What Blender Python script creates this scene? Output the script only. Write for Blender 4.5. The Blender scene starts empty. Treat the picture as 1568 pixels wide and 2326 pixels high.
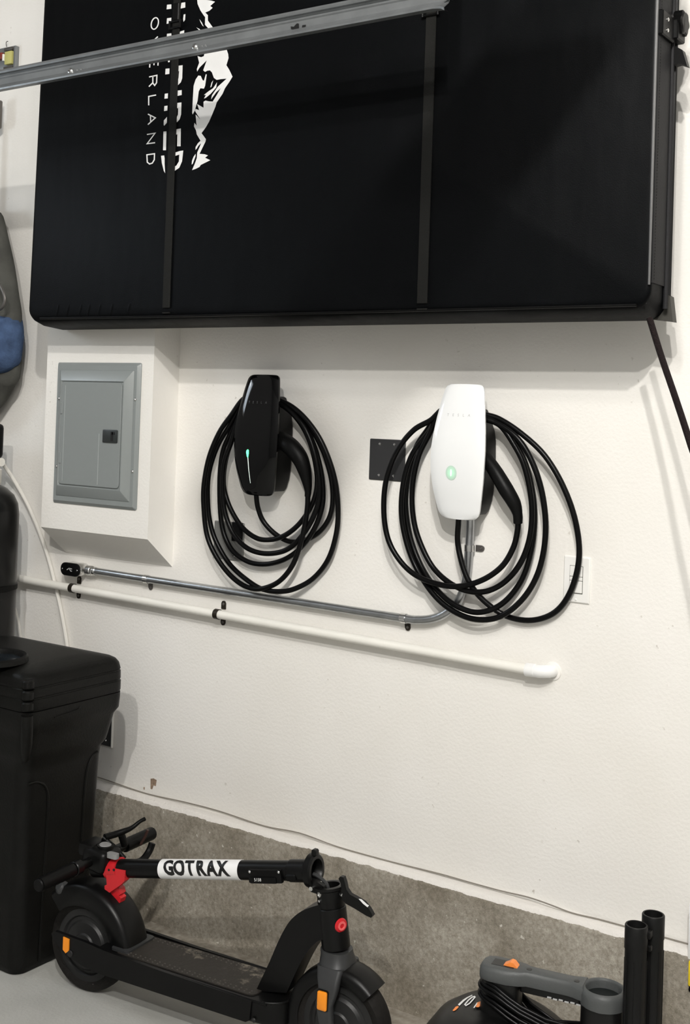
import bpy, bmesh, math, random
from mathutils import Vector, Matrix
from mathutils.geometry import tessellate_polygon
random.seed(7)
V = Vector
S = bpy.context.scene
COL = S.collection

# ------------------------------------------------------------------ camera
FPX, CPX, CPY = 2742.74, 784.0, 889.9            # focal length and principal point for 1568x2326
YAW, PIT, ROL = 0.595073, 0.0173631, 0.0331927
CAM = V((0.0, -2.80098, 1.555))
_fw = V((-math.sin(YAW), math.cos(YAW), 0)); _rt = V((math.cos(YAW), math.sin(YAW), 0)); _up = V((0, 0, 1))
FW = math.cos(PIT) * _fw + math.sin(PIT) * _up; _up2 = -math.sin(PIT) * _fw + math.cos(PIT) * _up
RT = math.cos(ROL) * _rt + math.sin(ROL) * _up2; UP = -math.sin(ROL) * _rt + math.cos(ROL) * _up2
cam = bpy.data.cameras.new('camera'); cam_o = bpy.data.objects.new('camera', cam); COL.objects.link(cam_o)
m = Matrix.Identity(4)
for i in range(3):
    m[i][0] = RT[i]; m[i][1] = UP[i]; m[i][2] = -FW[i]; m[i][3] = CAM[i]
cam_o.matrix_world = m
cam.sensor_fit = 'VERTICAL'; cam.sensor_height = 24.0; cam.sensor_width = 24.0 * 1568 / 2326
cam.lens = FPX / 2326 * 24.0
cam.shift_y = (CPY - 1163.0) / 2326.0
cam.clip_start = 0.05
S.camera = cam_o

# ------------------------------------------------------------------ world, exposure, lights
w = bpy.data.worlds.new('world'); S.world = w; w.use_nodes = True
w.node_tree.nodes['Background'].inputs[0].default_value = (0.8, 0.88, 1.0, 1)
w.node_tree.nodes['Background'].inputs[1].default_value = 0.3
S.view_settings.view_transform = 'Standard'; S.view_settings.look = 'None'
S.view_settings.exposure = 0.06; S.view_settings.gamma = 1.0; S.view_settings.use_curve_mapping = False
LAMPS = [(V((0.60, -4.45, 4.45)), 820.0, 0.60), (V((-0.62, -1.80, 3.00)), 46.0, 0.20)]   # place, power, half length

def area(name, loc, target, sx, sy, power, color):
    l = bpy.data.lights.new(name, 'AREA'); l.shape = 'RECTANGLE'; l.size = sx; l.size_y = sy
    l.energy = power; l.color = color
    o = bpy.data.objects.new(name, l); COL.objects.link(o); o.location = loc
    d = (V(target) - V(loc)).normalized()
    o.rotation_euler = d.to_track_quat('-Z', 'Y').to_euler()
    return o
for LAMP, LAMP_W, LAMP_H in LAMPS:                                    # two bulbs in each lamp
    for k_ in (-LAMP_H, LAMP_H):
        pl = bpy.data.lights.new('bulb', 'POINT'); pl.energy = LAMP_W / 2; pl.shadow_soft_size = 0.05; pl.color = (1.0, 0.972, 0.93)
        po_ = bpy.data.objects.new('bulb', pl); COL.objects.link(po_); po_.location = LAMP + V((0, k_, -0.07))
area('window_daylight', (-4.16, -1.25, 2.30), (-2.0, -1.0, 1.4), 0.5, 0.4, 3.0, (0.80, 0.90, 1.0))

# ------------------------------------------------------------------ pixel <-> world helpers
def ray(u, v):
    return FW + RT * ((u - CPX) / FPX) + UP * ((CPY - v) / FPX)
def at(u, v, y):
    d = ray(u, v); return CAM + d * ((y - CAM.y) / d.y)
def at_z(u, v, z):
    d = ray(u, v); return CAM + d * ((z - CAM.z) / d.z)
def at_x(u, v, x):
    d = ray(u, v); return CAM + d * ((x - CAM.x) / d.x)
def at_pl(u, v, p, n):
    d = ray(u, v); return CAM + d * ((V(p) - CAM).dot(n) / d.dot(n))

# ------------------------------------------------------------------ materials
MATS = {}
def mat(name, col, rough=0.5, metal=0.0, bump=0.0, bscale=80.0, var=0.0, vscale=8.0, spec=0.5, coat=0.0, emis=None, estr=0.0):
    if name in MATS: return MATS[name]
    m = bpy.data.materials.new(name); m.use_nodes = True; MATS[name] = m
    n, l = m.node_tree.nodes, m.node_tree.links
    b = n['Principled BSDF']
    b.inputs['Base Color'].default_value = (*col, 1); b.inputs['Roughness'].default_value = rough
    b.inputs['Metallic'].default_value = metal; b.inputs['Specular IOR Level'].default_value = spec
    b.inputs['Coat Weight'].default_value = coat
    if emis:
        b.inputs['Emission Color'].default_value = (*emis, 1); b.inputs['Emission Strength'].default_value = estr
    tc = n.new('ShaderNodeTexCoord')
    if var:
        t = n.new('ShaderNodeTexNoise'); t.inputs['Scale'].default_value = vscale; t.inputs['Detail'].default_value = 5
        l.new(tc.outputs['Object'], t.inputs['Vector'])
        r = n.new('ShaderNodeValToRGB')
        r.color_ramp.elements[0].position = 0.3; r.color_ramp.elements[1].position = 0.7
        r.color_ramp.elements[0].color = (*[max(0, c * (1 - var)) for c in col], 1)
        r.color_ramp.elements[1].color = (*[min(1, c * (1 + var)) for c in col], 1)
        l.new(t.outputs['Fac'], r.inputs['Fac']); l.new(r.outputs['Color'], b.inputs['Base Color'])
    if bump:
        t = n.new('ShaderNodeTexNoise'); t.inputs['Scale'].default_value = bscale; t.inputs['Detail'].default_value = 3
        l.new(tc.outputs['Object'], t.inputs['Vector'])
        bp = n.new('ShaderNodeBump'); bp.inputs['Strength'].default_value = bump; bp.inputs['Distance'].default_value = 0.01
        l.new(t.outputs['Fac'], bp.inputs['Height']); l.new(bp.outputs['Normal'], b.inputs['Normal'])
    return m

def nd(m): return m.node_tree.nodes, m.node_tree.links
def wall_mat():
    m = mat('drywall_paint', (0.80, 0.765, 0.70), 0.75, bump=0.10, bscale=120, spec=0.25)
    n, l = nd(m); b = n['Principled BSDF']; tc = n.new('ShaderNodeTexCoord')
    def noise(sc, det=4):
        t = n.new('ShaderNodeTexNoise'); t.inputs['Scale'].default_value = sc; t.inputs['Detail'].default_value = det
        l.new(tc.outputs['Object'], t.inputs['Vector']); return t
    def ramp(t, p0, p1, c0, c1):
        r = n.new('ShaderNodeValToRGB'); r.color_ramp.elements[0].position = p0; r.color_ramp.elements[1].position = p1
        r.color_ramp.elements[0].color = c0; r.color_ramp.elements[1].color = c1
        l.new(t.outputs['Fac'], r.inputs['Fac']); return r
    base = ramp(noise(2.2, 5), 0.3, 0.7, (0.80, 0.775, 0.725, 1), (0.86, 0.84, 0.80, 1))
    # scuffs: small dark smudges where two noises meet
    s1 = ramp(noise(60, 6), 0.66, 0.73, (0, 0, 0, 1), (1, 1, 1, 1))
    s2 = ramp(noise(4.5, 2), 0.50, 0.66, (0, 0, 0, 1), (1, 1, 1, 1))
    mul = n.new('ShaderNodeMath'); mul.operation = 'MULTIPLY'
    l.new(s1.outputs['Color'], mul.inputs[0]); l.new(s2.outputs['Color'], mul.inputs[1])
    mul2 = n.new('ShaderNodeMath'); mul2.operation = 'MULTIPLY'; mul2.inputs[1].default_value = 0.6
    l.new(mul.outputs[0], mul2.inputs[0])
    mx = n.new('ShaderNodeMix'); mx.data_type = 'RGBA'
    l.new(mul2.outputs[0], mx.inputs['Factor']); l.new(base.outputs['Color'], mx.inputs['A'])
    mx.inputs['B'].default_value = (0.36, 0.31, 0.25, 1)
    l.new(mx.outputs['Result'], b.inputs['Base Color'])
    return m
def concrete_mat():
    m = mat('rough_concrete', (0.25, 0.225, 0.19), 0.85, spec=0.2)
    n, l = nd(m); b = n['Principled BSDF']; tc = n.new('ShaderNodeTexCoord')
    def noise(sc, det=6, rough=0.6):
        t = n.new('ShaderNodeTexNoise'); t.inputs['Scale'].default_value = sc; t.inputs['Detail'].default_value = det
        t.inputs['Roughness'].default_value = rough
        l.new(tc.outputs['Object'], t.inputs['Vector']); return t
    def ramp(t, p0, p1, c0, c1):
        r = n.new('ShaderNodeValToRGB'); r.color_ramp.elements[0].position = p0; r.color_ramp.elements[1].position = p1
        r.color_ramp.elements[0].color = c0; r.color_ramp.elements[1].color = c1
        l.new(t.outputs['Fac'], r.inputs['Fac']); return r
    big = ramp(noise(5, 6), 0.3, 0.7, (0.25, 0.222, 0.175, 1), (0.44, 0.41, 0.35, 1))
    mp_ = n.new('ShaderNodeMapping'); mp_.inputs['Rotation'].default_value = (0, 0.7, 0); mp_.inputs['Scale'].default_value = (1.15, 1.15, 1.0); l.new(tc.outputs['Object'], mp_.inputs[0])
    fn_ = noise(85, 8, 0.75); l.new(mp_.outputs[0], fn_.inputs['Vector'])
    fine = ramp(fn_, 0.36, 0.64, (0.50, 0.48, 0.45, 1), (1.0, 1.0, 1.0, 1))
    mu = n.new('ShaderNodeMix'); mu.data_type = 'RGBA'; mu.blend_type = 'MULTIPLY'; mu.inputs['Factor'].default_value = 0.85
    l.new(big.outputs['Color'], mu.inputs['A']); l.new(fine.outputs['Color'], mu.inputs['B'])
    # pale specks
    sp = ramp(noise(60, 2), 0.70, 0.75, (0, 0, 0, 1), (1, 1, 1, 1))
    mx = n.new('ShaderNodeMix'); mx.data_type = 'RGBA'
    l.new(sp.outputs['Color'], mx.inputs['Factor']); l.new(mu.outputs['Result'], mx.inputs['A'])
    mx.inputs['B'].default_value = (0.55, 0.52, 0.46, 1)
    # ragged white paint lapped over the top edge
    sx = n.new('ShaderNodeSeparateXYZ'); l.new(tc.outputs['Object'], sx.inputs[0])
    rg = noise(20, 5, 0.65); ad = n.new('ShaderNodeMath'); ad.operation = 'MULTIPLY_ADD'; ad.inputs[1].default_value = 0.014
    l.new(rg.outputs['Fac'], ad.inputs[0]); l.new(sx.outputs['Z'], ad.inputs[2])
    gt = n.new('ShaderNodeMath'); gt.operation = 'GREATER_THAN'; gt.inputs[1].default_value = 0.3475
    l.new(ad.outputs[0], gt.inputs[0])
    mp = n.new('ShaderNodeMix'); mp.data_type = 'RGBA'
    l.new(gt.outputs[0], mp.inputs['Factor']); l.new(mx.outputs['Result'], mp.inputs['A'])
    mp.inputs['B'].default_value = (0.76, 0.73, 0.69, 1)
    l.new(mp.outputs['Result'], b.inputs['Base Color'])
    bp = n.new('ShaderNodeBump'); bp.inputs['Strength'].default_value = 0.7; bp.inputs['Distance'].default_value = 0.006
    l.new(noise(70, 6, 0.7).outputs['Fac'], bp.inputs['Height']); l.new(bp.outputs['Normal'], b.inputs['Normal'])
    return m
def floor_mat():
    m = mat('garage_floor', (0.42, 0.42, 0.40), 0.55, spec=0.35)
    n, l = nd(m); b = n['Principled BSDF']; tc = n.new('ShaderNodeTexCoord')
    def noise(sc, det=6):
        t = n.new('ShaderNodeTexNoise'); t.inputs['Scale'].default_value = sc; t.inputs['Detail'].default_value = det
        l.new(tc.outputs['Object'], t.inputs['Vector']); return t
    def ramp(t, p0, p1, c0, c1):
        r = n.new('ShaderNodeValToRGB'); r.color_ramp.elements[0].position = p0; r.color_ramp.elements[1].position = p1
        r.color_ramp.elements[0].color = c0; r.color_ramp.elements[1].color = c1
        l.new(t.outputs['Fac'], r.inputs['Fac']); return r
    smooth = ramp(noise(6), 0.3, 0.7, (0.40, 0.40, 0.375, 1), (0.46, 0.46, 0.435, 1))
    dirty = ramp(noise(45), 0.3, 0.7, (0.20, 0.175, 0.14, 1), (0.37, 0.34, 0.29, 1))
    sx = n.new('ShaderNodeSeparateXYZ'); l.new(tc.outputs['Object'], sx.inputs[0])
    ad = n.new('ShaderNodeMath'); ad.operation = 'MULTIPLY_ADD'; ad.inputs[1].default_value = 0.09
    l.new(noise(9).outputs['Fac'], ad.inputs[0]); l.new(sx.outputs['Y'], ad.inputs[2])
    mr = n.new('ShaderNodeMapRange'); mr.inputs['From Min'].default_value = -0.33; mr.inputs['From Max'].default_value = -0.23
    l.new(ad.outputs[0], mr.inputs['Value'])
    mx = n.new('ShaderNodeMix'); mx.data_type = 'RGBA'
    l.new(mr.outputs['Result'], mx.inputs['Factor']); l.new(smooth.outputs['Color'], mx.inputs['A']); l.new(dirty.outputs['Color'], mx.inputs['B'])
    l.new(mx.outputs['Result'], b.inputs['Base Color'])
    bp = n.new('ShaderNodeBump'); bp.inputs['Strength'].default_value = 0.25; bp.inputs['Distance'].default_value = 0.004
    l.new(noise(120).outputs['Fac'], bp.inputs['Height']); l.new(bp.outputs['Normal'], b.inputs['Normal'])
    return m
def tent_mat():
    m = mat('black_coated_fabric', (0.0018, 0.0021, 0.0025), 0.5, spec=0.06)
    n, l = nd(m); b = n['Principled BSDF']; tc = n.new('ShaderNodeTexCoord')
    mp = n.new('ShaderNodeMapping'); mp.inputs['Scale'].default_value = (1.0, 1.0, 0.35); l.new(tc.outputs['Object'], mp.inputs[0])
    t = n.new('ShaderNodeTexNoise'); t.inputs['Scale'].default_value = 5.5; t.inputs['Detail'].default_value = 3; l.new(mp.outputs[0], t.inputs['Vector'])
    t2 = n.new('ShaderNodeTexNoise'); t2.inputs['Scale'].default_value = 420; l.new(tc.outputs['Object'], t2.inputs['Vector'])
    b1 = n.new('ShaderNodeBump'); b1.inputs['Strength'].default_value = 0.35; b1.inputs['Distance'].default_value = 0.02; l.new(t.outputs['Fac'], b1.inputs['Height'])
    b2 = n.new('ShaderNodeBump'); b2.inputs['Strength'].default_value = 0.18; b2.inputs['Distance'].default_value = 0.002
    l.new(t2.outputs['Fac'], b2.inputs['Height']); l.new(b1.outputs['Normal'], b2.inputs['Normal']); l.new(b2.outputs['Normal'], b.inputs['Normal'])
    return m

M_WALL = wall_mat(); M_CONC = concrete_mat(); M_FLOOR = floor_mat(); M_TENT = tent_mat()
M_TENTSIDE = mat('grey_gusset_fabric', (0.016, 0.016, 0.017), 0.6, bump=0.1, bscale=300, spec=0.12)
M_WEB = mat('webbing', (0.012, 0.012, 0.011), 0.7, bump=0.15, bscale=500, spec=0.1)
M_PIPING = mat('grey_piping', (0.085, 0.085, 0.085), 0.5)
M_PRINT = mat('white_print', (0.78, 0.78, 0.77), 0.6, spec=0.3, var=0.06, vscale=10)
M_GALV = mat('galvanised_steel', (0.25, 0.262, 0.268), 0.40, 0.65, bump=0.06, bscale=60, var=0.12, vscale=14)
M_ZINC = mat('bright_zinc', (0.72, 0.72, 0.71), 0.25, 1.0)
M_EMT = mat('conduit_steel', (0.42, 0.43, 0.44), 0.33, 1.0, bump=0.05, bscale=70, var=0.15, vscale=20)
M_PANEL = mat('grey_panel_enamel', (0.23, 0.25, 0.247), 0.33, bump=0.04, bscale=500, spec=0.6)
M_PANELEDGE = mat('grey_panel_rim', (0.36, 0.38, 0.38), 0.35, spec=0.55)
M_BLK = mat('black_plastic', (0.0025, 0.0025, 0.0025), 0.42, spec=0.15)
M_BLKGLOSS = mat('black_glass', (0.002, 0.002, 0.0022), 0.05, spec=0.3)
M_BLKMATTE = mat('black_rubber', (0.0025, 0.0025, 0.0025), 0.45, spec=0.14, bump=0.04, bscale=200)
M_CABLE = mat('cable_jacket', (0.002, 0.002, 0.0021), 0.34, spec=0.15)
M_WHITEGLASS = mat('white_glass', (0.83, 0.84, 0.84), 0.12, spec=0.5, coat=0.4)
M_GREYPRINT = mat('grey_print', (0.45, 0.45, 0.45), 0.5)
M_DIMPRINT = mat('dim_print', (0.07, 0.07, 0.07), 0.4)
M_PVC = mat('white_pvc', (0.83, 0.81, 0.75), 0.4, var=0.04, vscale=6, spec=0.4)
M_PVC2 = mat('bright_white_pvc', (0.88, 0.88, 0.87), 0.3, spec=0.5)
M_HOSE = mat('translucent_white_hose', (0.74, 0.72, 0.67), 0.4)
M_BRONZE = mat('dark_bronze', (0.035, 0.028, 0.02), 0.45, 0.6)
M_PLATEBLK = mat('black_plate', (0.02, 0.02, 0.021), 0.5, bump=0.05, bscale=400)
M_PLATEGREY = mat('grey_plate', (0.20, 0.20, 0.19), 0.5, 0.2)
M_SWITCH = mat('white_switch', (0.84, 0.83, 0.80), 0.35)
M_BIN = mat('bin_plastic', (0.0045, 0.0045, 0.004), 0.45, bump=0.08, bscale=160, var=0.2, vscale=12, spec=0.15)
M_TANK = mat('tank_shell', (0.004, 0.004, 0.004), 0.3, spec=0.3)
M_SCB = mat('scooter_black', (0.003, 0.003, 0.003), 0.36, spec=0.2)
M_SCG = mat('scooter_grey', (0.035, 0.036, 0.037), 0.45, 0.2, spec=0.4)
M_TYRE = mat('tyre_rubber', (0.006, 0.005, 0.004), 0.75, spec=0.25, bump=0.2, bscale=90, var=0.3, vscale=20)
M_HUB = mat('hub_metal', (0.014, 0.014, 0.014), 0.45, 0.0, spec=0.3)
M_RED = mat('red_plastic', (0.52, 0.012, 0.018), 0.35)
M_PINK = mat('pale_red_plastic', (0.75, 0.12, 0.12), 0.4)
M_STICK = mat('white_sticker', (0.85, 0.85, 0.85), 0.35)
M_BLKPRINT = mat('black_print', (0.006, 0.006, 0.006), 0.4)
M_ORANGE = mat('orange_reflector', (0.85, 0.27, 0.012), 0.3)
M_ORANGE2 = mat('orange_switch', (0.88, 0.26, 0.05), 0.4)
M_VGREY = mat('vacuum_grey', (0.066, 0.070, 0.070), 0.5, bump=0.06, bscale=250, spec=0.4)
M_VBLK = mat('vacuum_black', (0.004, 0.004, 0.004), 0.38, spec=0.3)
M_WAND = mat('wand_plastic', (0.006, 0.006, 0.006), 0.45, spec=0.18)
M_CLOTH = mat('grey_cloth', (0.065, 0.065, 0.058), 0.9, bump=0.4, bscale=30, var=0.35, vscale=9, spec=0.1)
M_DENIM = mat('blue_denim', (0.05, 0.08, 0.15), 0.9, bump=0.3, bscale=120, var=0.35, vscale=25, spec=0.1)
M_YELLOW = mat('yellow_plastic', (0.52, 0.49, 0.17), 0.45)
M_YELLOW2 = mat('strong_yellow', (0.80, 0.60, 0.03), 0.45)
M_STEELD = mat('dark_steel', (0.16, 0.15, 0.14), 0.45, 0.8)
M_DKRED = mat('dark_red', (0.20, 0.03, 0.02), 0.5)
M_CAPGREY = mat('cap_grey', (0.22, 0.22, 0.22), 0.35)
M_CEIL = mat('ceiling_paint', (0.25, 0.25, 0.25), 0.8, spec=0.2)
M_GLOW = mat('lamp_diffuser', (0.9, 0.9, 0.9), 0.4, emis=(1.0, 0.95, 0.88), estr=3.0)
M_LEDG = mat('green_led', (0.1, 0.8, 0.3), 0.3, emis=(0.10, 1.0, 0.32), estr=2.6)
M_LEDW = mat('pale_led', (0.8, 0.9, 0.8), 0.3, emis=(0.85, 1.0, 0.88), estr=0.75)
M_PRY = mat('window_pane', (0.75, 0.85, 1.0), 0.1, emis=(0.8, 0.9, 1.0), estr=6.0)
M_CLEAR = mat('dark_water_glass', (0.01, 0.014, 0.018), 0.12)

# ------------------------------------------------------------------ mesh builder
def catmull(pts, n=8, closed=False):
    P = [V(p) for p in pts]; out = []; N = len(P)
    rng = range(N if closed else N - 1)
    for i in rng:
        if closed: p0, p1, p2, p3 = P[i - 1], P[i], P[(i + 1) % N], P[(i + 2) % N]
        else:
            p1, p2 = P[i], P[i + 1]
            p0 = P[i - 1] if i > 0 else p1 * 2 - p2
            p3 = P[i + 2] if i + 2 < N else p2 * 2 - p1
        for k in range(n):
            t = k / n
            out.append(0.5 * ((2 * p1) + (p2 - p0) * t + (2 * p0 - 5 * p1 + 4 * p2 - p3) * t * t + (3 * p1 - p0 - 3 * p2 + p3) * t ** 3))
    if not closed: out.append(P[-1].copy())
    return out
def lerp_list(r, n):
    if not isinstance(r, (list, tuple)): return [r] * n
    out = []
    for i in range(n):
        f = i / (n - 1) * (len(r) - 1); a = int(min(f, len(r) - 2)); t = f - a
        out.append(r[a] * (1 - t) + r[a + 1] * t)
    return out
def rrect(w, h, r, n=4):
    """rounded rectangle outline, half sizes w,h"""
    r = min(r, w * 0.999, h * 0.999); out = []
    for cx, cy, a0 in ((w - r, h - r, 0), (-w + r, h - r, 90), (-w + r, -h + r, 180), (w - r, -h + r, 270)):
        for k in range(n + 1):
            a = math.radians(a0 + 90 * k / n); out.append((cx + r * math.cos(a), cy + r * math.sin(a)))
    return out
WM = {}
class B:
    def __init__(s): s.bm = bmesh.new()
    def face(s, vs):
        try: return s.bm.faces.new(vs)
        except ValueError: return None
    def loft(s, rings, cap=True, closed=True):
        R = [[s.bm.verts.new(p) for p in r] for r in rings]; n = len(R[0])
        for a, b in zip(R, R[1:]):
            for i in range(n if closed else n - 1):
                j = (i + 1) % n; s.face((a[i], a[j], b[j], b[i]))
        if cap:
            s.face(R[0][::-1]); s.face(R[-1])
        return s
    def tube(s, pts, r, seg=10, cap=True, closed=False, sx=1.0, upv=None):
        P = [V(p) for p in pts]; n = len(P); rr = lerp_list(r, n); rings = []
        def tan(i):
            if closed: return (P[(i + 1) % n] - P[i - 1]).normalized()
            return (P[min(i + 1, n - 1)] - P[max(i - 1, 0)]).normalized()
        t = tan(0); u = V(upv) if upv else (V((0, 0, 1)) if abs(t.z) < 0.9 else V((0, 1, 0)))
        u = (u - t * u.dot(t)).normalized()
        for i in range(n):
            t2 = tan(i); q = t.rotation_difference(t2); u = q @ u; u = (u - t2 * u.dot(t2)).normalized(); t = t2
            v = t.cross(u)
            rings.append([P[i] + (u * math.cos(2 * math.pi * k / seg) + v * sx * math.sin(2 * math.pi * k / seg)) * rr[i] for k in range(seg)])
        if closed: rings.append(rings[0]); return s.loft(rings, cap=False)
        return s.loft(rings, cap=cap)
    def box(s, c, size, r=0.0, seg=2, rot=None):
        g = bmesh.new(); bmesh.ops.create_cube(g, size=1.0)
        for v in g.verts: v.co = V((v.co.x * size[0], v.co.y * size[1], v.co.z * size[2]))
        if r > 0: bmesh.ops.bevel(g, geom=list(g.edges), offset=r, segments=seg, profile=0.5, affect='EDGES')
        M = Matrix.Translation(V(c)) @ (rot.to_4x4() if rot is not None else Matrix.Identity(4))
        return s.add(g, M)
    def add(s, g, M=None):
        mp = {}
        for v in g.verts: mp[v] = s.bm.verts.new(M @ v.co if M is not None else v.co)
        for f in g.faces: s.face([mp[v] for v in f.verts])
        g.free(); return s
    def cyl(s, a, b, r, seg=20, r2=None, bev=0.0):
        a, b = V(a), V(b); r2 = r if r2 is None else r2; d = (b - a).normalized()
        if bev: return s.tube([a, a + d * 1e-5, a + d * bev, b - d * bev, b - d * 1e-5, b], [r - bev, r - bev, r, r2, r2 - bev, r2 - bev], seg) if False else s._cylb(a, b, d, r, r2, seg, bev)
        return s._cylb(a, b, d, r, r2, seg, 0)
    def _cylb(s, a, b, d, r, r2, seg, bev):
        u = V((0, 0, 1)) if abs(d.z) < 0.9 else V((0, 1, 0)); u = (u - d * u.dot(d)).normalized(); v = d.cross(u)
        ring = lambda p, q: [p + (u * math.cos(2 * math.pi * k / seg) + v * math.sin(2 * math.pi * k / seg)) * q for k in range(seg)]
        rs = [ring(a, r - bev), ring(a + d * bev, r), ring(b - d * bev, r2), ring(b, r2 - bev)] if bev else [ring(a, r), ring(b, r2)]
        return s.loft(rs)
    def lathe(s, prof, o, ax, seg=32, arc=None, closed_prof=False):
        """prof: list of (radius, height along ax); arc: (u0dir, v0dir, a0, a1) for a partial sweep"""
        ax = V(ax).normalized(); o = V(o)
        u = V((0, 0, 1)) if abs(ax.z) < 0.9 else V((1, 0, 0)); u = (u - ax * u.dot(ax)).normalized(); v = ax.cross(u)
        n = seg; rings = []
        for k in range(n):
            a = 2 * math.pi * k / n; d = u * math.cos(a) + v * math.sin(a)
            rings.append([o + d * r + ax * h for r, h in prof])
        rings.append(rings[0])
        R = [[s.bm.verts.new(p) for p in r] for r in rings[:-1]]; R.append(R[0]); m_ = len(prof)
        for a, b in zip(R, R[1:]):
            for i in range(m_ if closed_prof else m_ - 1):
                j = (i + 1) % m_; s.face((a[i], b[i], b[j], a[j]))
        bmesh.ops.remove_doubles(s.bm, verts=s.bm.verts, dist=1e-6)
        return s
    def prism(s, pts, f, h0, h1):
        """2D outline pts, f(a,b,h)->Vector"""
        A = [s.bm.verts.new(f(a, b, h0)) for a, b in pts]; C = [s.bm.verts.new(f(a, b, h1)) for a, b in pts]; n = len(pts)
        tri = tessellate_polygon([[V((a, b, 0)) for a, b in pts]])
        for t in tri:
            s.face([A[i] for i in t]); s.face([C[i] for i in reversed(t)])
        for i in range(n):
            j = (i + 1) % n; s.face((A[i], A[j], C[j], C[i]))
        return s
    def flat(s, pts, f):
        A = [s.bm.verts.new(f(a, b)) for a, b in pts]
        for t in tessellate_polygon([[V((a, b, 0)) for a, b in pts]]): s.face([A[i] for i in t])
        return s
    def bevel(s, off, seg=2, ang=40):
        es = [e for e in s.bm.edges if len(e.link_faces) == 2 and e.calc_face_angle(0) > math.radians(ang)]
        bmesh.ops.bevel(s.bm, geom=es, offset=off, segments=seg, profile=0.5, affect='EDGES'); return s
    def to(s, name, m, parent=None, local=False, ang=35, flatshade=False):
        bm = s.bm; bmesh.ops.remove_doubles(bm, verts=bm.verts, dist=1e-7)
        bmesh.ops.recalc_face_normals(bm, faces=bm.faces)
        o_loc = V((0, 0, 0))
        if parent is not None and not local:
            bm.transform(WM[parent.name].inverted())
        elif parent is None and not local:
            xs = [v.co for v in bm.verts]
            lo = V([min(c[i] for c in xs) for i in range(3)]); hi = V([max(c[i] for c in xs) for i in range(3)])
            o_loc = V(((lo.x + hi.x) / 2, (lo.y + hi.y) / 2, lo.z)); bm.transform(Matrix.Translation(-o_loc))
        me = bpy.data.meshes.new(name); bm.to_mesh(me); bm.free()
        if not flatshade:
            me.polygons.foreach_set('use_smooth', [True] * len(me.polygons)); me.set_sharp_from_angle(angle=math.radians(ang))
        me.materials.append(m)
        o = bpy.data.objects.new(name, me); COL.objects.link(o); o.location = o_loc
        if parent is not None: o.parent = parent; WM[o.name] = WM[parent.name]
        else: WM[o.name] = Matrix.Translation(o_loc)
        return o
def tag(o, label, cat, group=None):
    o['label'] = label; o['category'] = cat
    if group: o['group'] = group
    return o
def lab(o, label): o['label'] = label; return o
def thing(name, label, cat, loc=(0, 0, 0), rotz=0.0, group=None):
    o = bpy.data.objects.new(name, None); o.empty_display_size = 0.05; COL.objects.link(o)
    o.location = V(loc); o.rotation_euler = (0, 0, rotz)
    WM[o.name] = Matrix.Translation(V(loc)) @ Matrix.Rotation(rotz, 4, 'Z')
    return tag(o, label, cat, group)
def struct(o): o['kind'] = 'structure'; return o

def text_bm(body, size, offset=0.0, spacing=1.0, shear=0.0):
    """the lettering as triangles in its own XY, centred"""
    c = bpy.data.curves.new('text', 'FONT'); c.body = body; c.size = size; c.offset = offset
    c.space_character = spacing; c.shear = shear; c.align_x = 'CENTER'; c.align_y = 'CENTER'; c.resolution_u = 3; c.fill_mode = 'FRONT'
    o = bpy.data.objects.new('text', c); COL.objects.link(o)
    dg = bpy.context.evaluated_depsgraph_get(); me = bpy.data.meshes.new_from_object(o.evaluated_get(dg))
    bm = bmesh.new(); bm.from_mesh(me); bpy.data.objects.remove(o); bpy.data.meshes.remove(me); bpy.data.curves.remove(c)
    return bm
def add_text(b, body, size, f, **k):
    g = text_bm(body, size, **k)
    for v in g.verts: v.co = f(v.co.x, v.co.y)
    return b.add(g)
def stroke(b, pts, wd, f):
    """a pen stroke of width wd, mitred at its joints; f maps the plane (or an index lifts it off the cover)"""
    if isinstance(f, int): f = pf(0.0007 + 0.0002 * f)
    cl_ = math.hypot(pts[0][0] - pts[-1][0], pts[0][1] - pts[-1][1]) < 1e-3 and len(pts) > 3
    n = len(pts) - 1 if cl_ else len(pts); sides = []
    for i in range(n):
        p = pts[i]; a = pts[(i - 1) % n] if (cl_ or i) else None; c = pts[(i + 1) % n] if (cl_ or i < n - 1) else None
        def un(p_, q_): L_ = math.hypot(q_[0] - p_[0], q_[1] - p_[1]) or 1e-6; return ((q_[0] - p_[0]) / L_, (q_[1] - p_[1]) / L_)
        d0 = un(a, p) if a else un(p, c); d1 = un(p, c) if c else d0
        mx_, my_ = -(d0[1] + d1[1]), d0[0] + d1[0]; L_ = math.hypot(mx_, my_) or 1e-6; mx_, my_ = mx_ / L_, my_ / L_
        k = wd / 2 / max(0.45, -mx_ * d0[1] + my_ * d0[0]); sides.append(((p[0] + mx_ * k, p[1] + my_ * k), (p[0] - mx_ * k, p[1] - my_ * k)))
    for i in range(n if cl_ else n - 1):
        (a0, a1), (b0, b1) = sides[i], sides[(i + 1) % n]; b.flat([a0, b0, b1, a1], f)

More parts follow.
